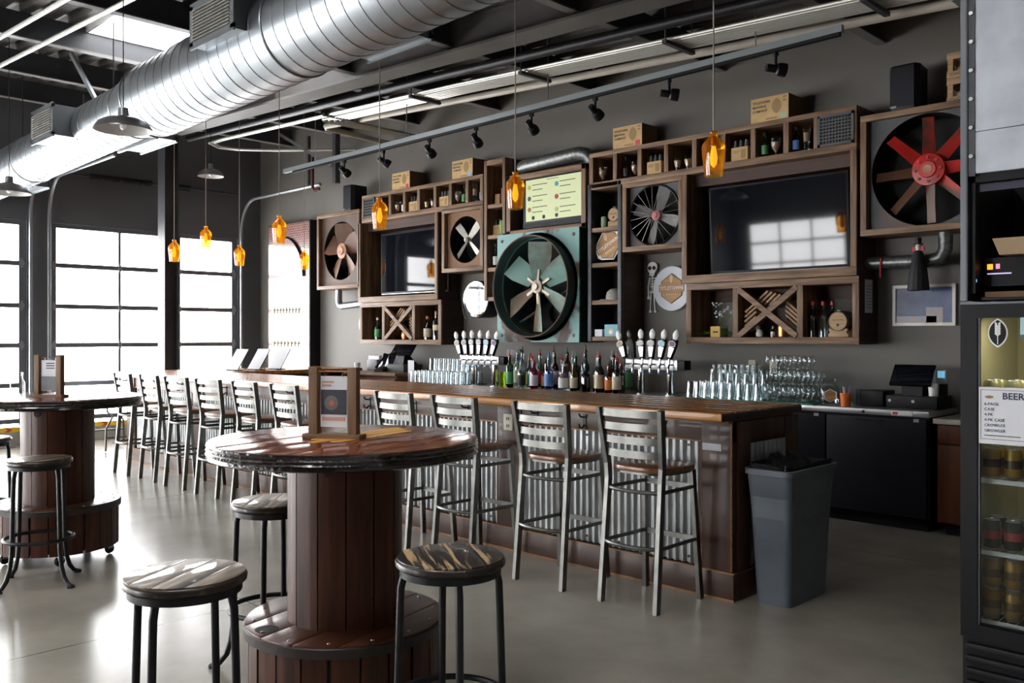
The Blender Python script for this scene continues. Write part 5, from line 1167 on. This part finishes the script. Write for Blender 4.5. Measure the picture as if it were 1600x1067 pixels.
for x, k, l in ((-9.29, 'tulip', 'tulip beer glass in the second cubby from the brown fan'), (-8.70, 'snif', 'left of two snifter glasses in the cubby between six-packs'), (-8.58, 'snif', 'right of two snifter glasses in the cubby between six-packs'), (-8.11, 'tulip', 'tulip glass beside a pale bottle in the cubby above the crossed-blade fan'), (-7.81, 'pils', 'tall pilsner glass in the end cubby next to the narrow shelf'),
                (-5.85, 'tulip', 'tulip glass in the end cubby above the riveted shelf'), (-5.43, 'tulip', 'tulip glass beside a dark bottle in the cubby row'), (-4.92, 'snif', 'snifter glass beside another in the cubby above the round fan'), (-4.80, 'snif', 'snifter glass next to the divider above the television frame'), (-3.88, 'tulip', 'tulip glass beside a green bottle in the cubby row'), (-3.59, 'pils', 'tall pilsner glass next to the lattice grille')): beerglass(x, Z1, k, l)
def beer(x, z, c, l, lab, y=S + .07, h=.225): bottle(x, y, z, 'wine', c, l, 'black', h, .03, lab, pour=False)
beer(-9.17, Z1, 'clear', 'white', 'clear beer bottle beside the tulip glass near the brown fan'); beer(-8.0, Z1, 'lgreen', 'green', 'pale green bottle above the crossed-blade fan'); beer(-7.69, Z1, 'blue', 'blue', 'pale blue bottle in the end cubby next to the narrow shelf')
beer(-5.55, Z1, 'dark', 'black', 'dark beer bottle in the cubby above the riveted shelf'); beer(-3.99, Z1, 'green', 'green', 'green beer bottle in the cubby beside the tulip glass'); beer(-3.69, Z1, 'dark', 'blue', 'dark beer bottle with blue label next to the pilsner glass')
o = thing('red_gift_box', 'red and white boxed bottle on the narrow tall shelf', 'box', (-7.36, S + .1, 3.052)); MB().box(-.035, .035, 0, .07, 0, .19).build('box_body', plain('box_red', (.25, .04, .04), .6), o, smooth=0); MB().box(.0, .037, -.002, .0, .02, .13).build('white_panel', M['paper'], o, smooth=0)
o = MB().box(0, .08, 0, .08, 0, .13).build('wood_block', M['barrel'], None, .004); o.location = (-7.50, S + .1, 3.052); tag(o, 'plain wooden block box on the narrow tall shelf', 'box')
def can(x, y, z, nm, c, lab, h=.12):
    t = thing('drink_can', lab, 'can', (x, y, z)); MB().lathe([(.026, .006), (.032, .012), (.032, h - .012), (.027, h)], 18).build('label_wrap', plain(nm, c, .4), t); MB().lathe([(.001, 0), (.024, 0), (.026, .006)], 18).lathe([(.027, h), (.001, h - .003)], 18).build('lid', M['stainless'], t)
can(-7.33, S + .06, 2.692, 'can_green', (.16, .40, .10), 'tall green can beside the six-pack on the narrow shelf', .16); can(-5.86, S + .1, 2.642, 'can_greenwhite', (.36, .48, .34), 'green and white can beside the small barrel')
bottle(-7.485, S + .1, 2.312, 'wine', 'dark', 'white', 'black', .28, .035, 'dark bottle with white label on the narrow shelf, beside its twin', pour=False, group='twin dark bottles'); bottle(-7.40, S + .1, 2.312, 'wine', 'dark', 'white', 'black', .28, .035, 'dark bottle with white label on the narrow shelf, beside its twin', pour=False, group='twin dark bottles')
dk = thing('toy_duck', 'small white toy bird with orange feet on the lowest narrow shelf', 'toy', (-7.42, S + .12, 1.967))
MB().lathe([(.001, .012), (.04, .02), (.052, .06), (.044, .11), (.028, .135), (.001, .14)], 18).build('body', M['white'], dk); MB().lathe([(.001, .12), (.03, .13), (.037, .16), (.028, .19), (.001, .2)], 16).build('head', M['white'], dk)
MB().tube([(-.03, -.03, .155), (-.055, -.06, .15)], [.014, .006], 8).build('beak', M['orange'], dk); MB().box(-.05, -.01, -.05, .0, 0, .016).box(.0, .04, -.05, 0, 0, .016).build('feet', M['orange'], dk, .004); MB().box(-.045, .045, -.056, -.045, .05, .075).build('blue_bib', M['blueink'], dk, smooth=0); MB().box(.02, .045, -.054, -.03, .075, .11).build('dark_patch', M['cup'], dk, smooth=0)
def barrel(x, y, z, r, label, bone):
    b = thing('mini_barrel', label, 'barrel', (x, y, z)); c = .045 + r
    MB().lathe([(.001, .004), (r*.86, .004), (r*.86, 0), (r*.93, 0), (r, .09), (r*.93, .19), (.001, .19)], 28, (0, 0, c), 'y').build('staves', wood('barrel_stave', (.05, .032, .018), (.12, .08, .045), 'y', 7), b)
    hd_ = MB().lathe([(.001, 0), (r*.86, 0), (r*.86, .004)], 28, (0, .002, c), 'y').build('head', M['barrel'], b)
    text('TITLETOWN', r*.2, M['ink'], hd_, (0, .0005, c + r*.12), depth=.0004); MB().lathe([(.001, -.002), (r*.14, -.002), (r*.14, 0)], 12, (0, .002, c - r*.35), 'y').build('tap_hole', M['ink'], hd_)
    for yy, k in ((.015, .955), (.055, 1.0), (.135, 1.0), (.172, .965)): MB().tube([(r*k*cos(2*pi*j/28), yy, c + r*k*sin(2*pi*j/28)) for j in range(28)], .004, 6, closed=True).build('hoop', M['blackm'], b)
    MB().lathe([(.014, c + r*.9), (.016, c + r*1.08), (.001, c + r*1.1)], 10, (0, .03, 0)).build('bung', plain('pale_bung', (.45, .50, .38), .5), b)
    for yy in (.02, .14):
        if bone: MB().prism([(-.085, 0), (.085, 0), (.088, .022), (.07, .04), (.085, .062), (.07, .075), (.04, .055), (-.04, .055), (-.07, .075), (-.085, .062), (-.07, .04), (-.088, .022)], yy - .012, yy + .012, 'y').build('stand', M['barrel'], b, .002)
        else: MB().box(-.075, .075, yy - .012, yy + .012, 0, .06).build('stand', M['barrel'], b, .002)
barrel(-3.295, S + .03, 1.497, .088, 'small oak barrel on a bone-shaped stand in the wine cabinet', True); barrel(-5.70, S + .05, 2.642, .078, 'small pale barrel on a block stand in the riveted shelf', False)
cp_ = thing('baseball_cap', 'grey baseball cap on the riveted shelf', 'cap', (-5.74, S + .13, 1.882), R(-70)); cp_.scale = (1.15, 1.05, 1.15)
MB().lathe([(.088, 0), (.09, .03), (.08, .07), (.05, .098), (.01, .108), (.001, .108)], 24).build('crown', M['cap'], cp_)
MB().prism([(.085*cos(a), .085*sin(a)) for a in [pi*1.0 + pi*.9*k/10 for k in range(11)]] + [(.075 - .0, -.05), (.03, -.15), (-.03, -.165), (-.085, -.13)][::1], .0, .008, 'z').build('brim', M['capbrim'], cp_, smooth=0)
MB().lathe([(.001, 0), (.022, 0), (.024, .004)], 16, (-.02, -.088, .055), 'y').build('patch', M['capbrim'], cp_)
o = MB().box(0, .10, 0, .06, 0, .075).build('white_carton', M['paper'], None, .003); o.location = (-5.93, S + .03, 1.502); tag(o, 'small white box on the lowest riveted shelf', 'box')
bc = thing('blue_carton', 'light blue drink carton with a round mascot patch on the riveted shelf', 'box', (-5.80, S + .03, 1.502)); MB().box(0, .19, 0, .1, 0, .125).build('carton_body', M['foodteal'], bc, .003); MB().lathe([(.001, -.002), (.032, -.002), (.034, 0)], 20, (.085, 0, .05), 'y').build('tan_patch', M['tanpale'], bc); MB().lathe([(.001, -.003), (.018, -.003), (.018, 0)], 16, (.085, -.001, .045), 'y').build('white_patch', M['white'], bc)
o = MB().lathe([(.001, 0), (.06, .0), (.075, .05), (.05, .11), (.02, .13), (.001, .13)], 20).build('dark_flask', M['black']); o.location = (-5.72, S + .26, 1.502); tag(o, 'round dark flask behind the light blue carton', 'flask')
# left wine cabinet
ZL = 1.462
bottle(-9.83, S + .14, ZL, 'wine', 'green', 'green', 'white', .30, .042, 'green glass bottle in the cabinet near the mural', pour=False); bottle(-9.58, S + .1, ZL, 'round', 'clear', 'white', 'black', .26, .036, 'clear bottle with white label beside the crossed boards near the mural', pour=False)
bottle(-8.75, S + .12, ZL, 'squat', 'amber', 'cream', 'copper', .30, .052, 'wide whiskey bottle with cream label near the mural', pour=False); bottle(-8.58, S + .12, ZL, 'tall', 'dark', 'cream', 'copper', .36, .045, 'tall dark bottle with cream label near the mural', pour=False, lz=(.34, .55)); bottle(-8.43, S + .10, ZL, 'tall', 'clear', 'white', 'white', .30, .03, 'slim white-labelled bottle at the end of the cabinet near the mural', pour=False)
o = thing('tiki_mug', 'round orange copper mug under the crossed boards near the mural', 'mug', (-9.18, S + .10, ZL)); MB().lathe([(.001, 0), (.04, 0), (.052, .05), (.046, .10), (.04, .11), (.036, .10), (.001, .02)], 20).build('mug_body', M['copper'], o); MB().tube([(.048, 0, .03), (.075, 0, .05), (.046, 0, .085)], .007, 6).build('handle', M['copper'], o)
# right wine cabinet
ZR = 1.497
for k, x in enumerate((-3.56, -3.475, -3.40)): bottle(x, S + .12 + .02*k, ZR, 'wine', ('dark', 'frost', 'dgreen')[k], None, 'red', .31, .037, ('black', 'pale frosted', 'dark green')[k] + ' wine bottle with red capsule beside the small barrel', pour=False)
vs_ = thing('flower_vase', 'glass vase of pale dried flowers in the wine cabinet', 'vase', (-4.46, S + .14, ZR)); MB().lathe([(.001, 0), (.04, 0), (.045, .09), (.025, .13), (.03, .15)], 18).build('vase_glass', M['glass'], vs_); MB().lathe([(.001, .004), (.036, .004), (.040, .08), (.001, .08)], 14).build('leaf_filling', M['leaf'], vs_)
random.seed(5)
for k in range(9):
    a, r, h = random.uniform(0, 6.28), random.uniform(.03, .12), random.uniform(.2, .33); e = (r*cos(a), r*sin(a)*.6, h)
    s_ = MB().tube([(0, 0, .05), (e[0]*.4, e[1]*.4, h*.6), e], .0025, 5).build('stem', M['leaf'], vs_)
    m = MB()
    for j in range(4): c = (e[0] + random.uniform(-.02, .02), e[1] + random.uniform(-.02, .02), e[2] + random.uniform(-.02, .02)); m.lathe([(.001, -.010), (.010, -.004), (.011, .003), (.001, .010)], 7, c)
    m.build('blossom', M['flower'], s_)
for x, l in ((-4.62, 'sprig of green garland left of the yellow card'), (-4.33, 'sprig of green garland next to the crossed boards')):
    m = MB()
    for k in range(46):
        a = random.uniform(0, 6.28); p = Vector((random.uniform(-.09, .09), random.uniform(-.05, .05), random.uniform(.012, .05))); d = Vector((cos(a), sin(a), random.uniform(-.2, .5))).normalized()*.045; w = Vector((-sin(a), cos(a), 0))*.008
        m.add([p, p + d*.5 + w, p + d, p + d*.5 - w, p + d*.5 + Vector((0, 0, .004))], [(0, 1, 4), (1, 2, 4), (2, 3, 4), (3, 0, 4)])
    o = m.build('garland_sprig', M['leaf'], smooth=0); o.location = (x, S + .09, ZR); tag(o, l, 'garland')
o = thing('yellow_card', 'small mustard yellow card standing before the flower vase', 'card', (-4.48, S + .03, ZR)); MB().box(-.05, .05, 0, .012, 0, .10).build('card_face', plain('mustard', (.52, .32, .05), .6), o, smooth=0); MB().box(-.025, .03, -.001, 0, .04, .055).build('print', M['ink'], o, smooth=0)
o = thing('ceramic_bird', 'small white ceramic bird under the crossed boards', 'figurine', (-4.06, S + .10, ZR)); MB().lathe([(.001, 0), (.03, .005), (.036, .035), (.02, .065), (.001, .07)], 14).build('body', M['ceram'], o); MB().lathe([(.001, .055), (.022, .065), (.025, .085), (.015, .105), (.001, .108)], 12, (-.02, 0, 0)).build('head', M['ceram'], o)
bottle(-3.935, S + .11, ZR, 'round', 'dark', 'white', 'silver', .10, .018, 'tiny dark bottle between ceramic bird and copper mug', pour=False)
o = thing('copper_mug', 'ribbed copper mug under the crossed boards beside the tiny bottle', 'mug', (-3.84, S + .12, ZR)); MB().lathe([(.001, 0), (.042, 0), (.046, .02), (.043, .03), (.047, .045), (.044, .06), (.047, .075), (.044, .10), (.040, .10), (.038, .01)], 20).build('mug_body', M['copper'], o); MB().tube([(.044, 0, .02), (.068, 0, .045), (.044, 0, .08)], .006, 6).build('handle', M['copper'], o)
o = MB().lathe([(.001, 0), (.02, 0), (.03, .03), (.02, .06), (.001, .065)], 14).build('silver_ball', M['chrome']); o.location = (-3.17, S + .10, ZR); tag(o, 'small shiny silver ball at the end of the wine cabinet', 'ornament')

# ================================================================== COUNTER EQUIPMENT
ps = thing('cash_register', 'black register drawer with tilted touch screen beside the orange cup', 'register', (-2.68, 7.20, CT))
MB().box(-.17, .22, 0, .34, 0, .10).build('cash_drawer', M['black'], ps, .004)
for x in (-.14, .04): MB().lathe([(.001, -.006), (.012, -.006), (.012, 0)], 12, (x, 0, .06), 'y').build('lock', M['zinc'], ps)
MB().prism([(.08, .10), (.28, .10), (.24, .13), (.12, .25), (.10, .25)], -.08, .08, 'x').build('screen_stand', M['black'], ps)
sc_ = MB().box(-.16, .16, -.012, .012, -.10, .10).build('touch_screen', M['screen'], ps, .005, loc=(0, .10, .26), rot=(R(-38), 0, 0))
o = MB().box(-.05, .13, 0, .25, 0, .13).build('receipt_printer', M['black'], None, .008); o.location = (-3.02, 7.24, CT); tag(o, 'black receipt printer between the orange cup and the register', 'printer')
for k in range(7): 
    q = MB().lathe([(.001, 0), (.05, 0), (.05, .018), (.001, .018)], 20).build('coaster', M['black']); q.location = (-3.11, 7.36, CT + .0185*k); tag(q, 'round black tray in the small stack behind the orange cup', 'tray', 'stacked black trays')
oc = thing('orange_cup', 'orange plastic cup full of pens on the steel counter', 'cup', (-3.13, 7.08, CT)); MB().lathe([(.001, 0), (.036, 0), (.045, .11), (.042, .11), (.034, .006), (.001, .006)], 20).build('cup_body', M['orange'], oc)
for k, c in enumerate(((.5, .05, .05), (.05, .08, .3), (.6, .6, .6), (.05, .05, .05), (.5, .2, .3))):
    a = k*1.25; MB().tube([(.01*cos(a), .01*sin(a), .01), (.038*cos(a), .038*sin(a), .16)], .004, 6).build('pen', plain('pen%d' % k, c, .4), oc)
o = thing('card_terminal', 'pale card terminal with blue screen behind the register', 'card reader', (-2.50, 7.42, CT + .193)); MB().box(-.04, .04, -.01, .012, .0, .12).build('terminal_body', plain('terminal_grey', (.36, .40, .40), .4), o, .006); MB().box(-.028, .028, -.0115, -.01, .05, .105).build('terminal_screen', glow('glow_screen', (.16, .42, .60), .5), o, smooth=0); MB().box(-.03, .03, -.03, .05, -.09, .0).build('terminal_foot', M['black'], o, smooth=0)
o = MB().lathe([(.001, 0), (.034, 0), (.040, .10), (.036, .10), (.001, .01)], 18).build('paper_cup', M['white']); o.location = (-2.52, 7.30, CT + .103); tag(o, 'white paper cup on top of the register drawer', 'cup')
dp = thing('soap_dispenser', 'black and chrome wall dispenser beside the fridge', 'dispenser', (-2.28, 7.65, 1.17)); MB().box(-.06, .06, -.12, 0, 0, .36).build('body', M['black'], dp, .02); MB().box(-.03, .03, -.125, -.12, .08, .30).build('window', M['chrome'], dp, smooth=0)
for x in (-4.29, -4.07):
    o = thing('wall_outlet', 'cream wall outlet plate above the tulip glasses', 'outlet', (x, 7.65, 1.22), 0, 'wall outlets above the glassware'); MB().box(-.037, .037, -.008, 0, -.058, .058).build('plate', M['cream'], o, .003); MB().box(-.012, .012, -.010, -.008, -.03, .03).build('socket', M['cream'], o, smooth=0)
o = MB().box(0, .22, -.03, 0, 0, .13).build('control_panel', M['steel_dark'], None, .004); o.location = (-7.55, 7.65, 1.22); tag(o, 'small dark control panel on the wall behind the lime cups', 'panel')
# register corner on the wood counter
q = thing('register_screen', 'black register with tilted screen on the wood counter near the mural', 'register', (-9.12, 7.18, 1.041)); MB().box(-.20, .14, 0, .32, 0, .10).build('cash_drawer', M['greyplate'], q, .004); MB().prism([(.05, .10), (.30, .10), (.25, .13), (.12, .25), (.08, .25)], -.07, .07, 'x').build('screen_stand', M['black'], q); MB().box(-.17, .17, -.012, .012, -.11, .11).build('touch_screen', M['screen'], q, .005, loc=(0, .12, .30), rot=(R(-42), 0, R(12)))
q = thing('label_printer', 'grey and white printer on the wood counter', 'printer', (-9.80, 7.30, 1.041)); MB().box(-.13, .10, 0, .28, 0, .15).build('body', plain('printer_grey', (.10, .10, .12), .5), q, .01); MB().box(-.12, .12, .02, .26, .15, .20).build('paper_tray', M['paper'], q, .004)
for k, x in enumerate((-9.55, -9.42)):
    q = thing('tablet_stand', 'black tablet on a white stand in the pair on the wood counter', 'tablet', (x, 7.26, 1.041), 0, 'pair of tablets on the wood counter'); MB().box(-.07, .07, -.006, .006, 0, .22).build('tablet', M['screen'], q, .004, rot=(R(-22), R(6), 0), loc=(0, 0, .03)); MB().box(-.05, .05, -.04, .08, 0, .03).build('stand', M['white'], q, .004)
q = thing('desk_phone', 'black telephone handset on its cradle on the wood counter', 'telephone', (-9.35, 7.06, 1.041), R(20)); MB().prism([(0, 0), (.16, 0), (.16, .07), (0, .03)], -.07, .07, 'x').build('cradle', M['black'], q, .004); MB().tube([(-.03, .0, .06), (-.03, .05, .10), (-.03, .14, .16), (-.03, .19, .19)], [.022, .014, .014, .022], 10).build('handset', M['black'], q)
o = MB().lathe([(.001, 0), (.035, 0), (.042, .11), (.001, .11)], 16).build('paper_cup', M['white']); o.location = (-9.84, 7.08, 1.041); tag(o, 'white paper cup beside the grey printer', 'cup')
o = MB().box(-.05, .07, 0, .004, 0, .27).build('menu_board', M['paper'], None, smooth=0); o.location = (-8.79, 7.14, CT); tag(o, 'upright white sheet standing beside the pint glasses', 'sign')
o = MB().box(0, .18, 0, .12, 0, .14).build('brown_carton', M['cardside'], None, .003); o.location = (-8.60, 7.46, CT + .001); tag(o, 'small brown box behind the pint glasses', 'box')
for k, y in enumerate((5.55, 5.85, 6.15)):
    q = thing('menu_easel', 'white menu sheet tilted on a black easel on the far bar corner', 'menu', (-10.30, y, 1.0745), R(4), 'menu easels on the far bar corner')
    MB().box(-.13, .13, -.003, .003, 0, .30).build('sheet', M['paper'], q, smooth=0, rot=(R(-32), 0, 0), loc=(0, -.05, .012))
    MB().box(-.13, .13, .003, .009, 0, .30).build('easel_back', M['black'], q, smooth=0, rot=(R(-32), 0, 0), loc=(0, -.05, .012)); MB().box(-.09, .09, -.08, .06, 0, .01).build('easel_foot', M['black'], q, smooth=0)
SC.cycles.transparent_max_bounces = 40
SC.cycles.max_bounces = 10
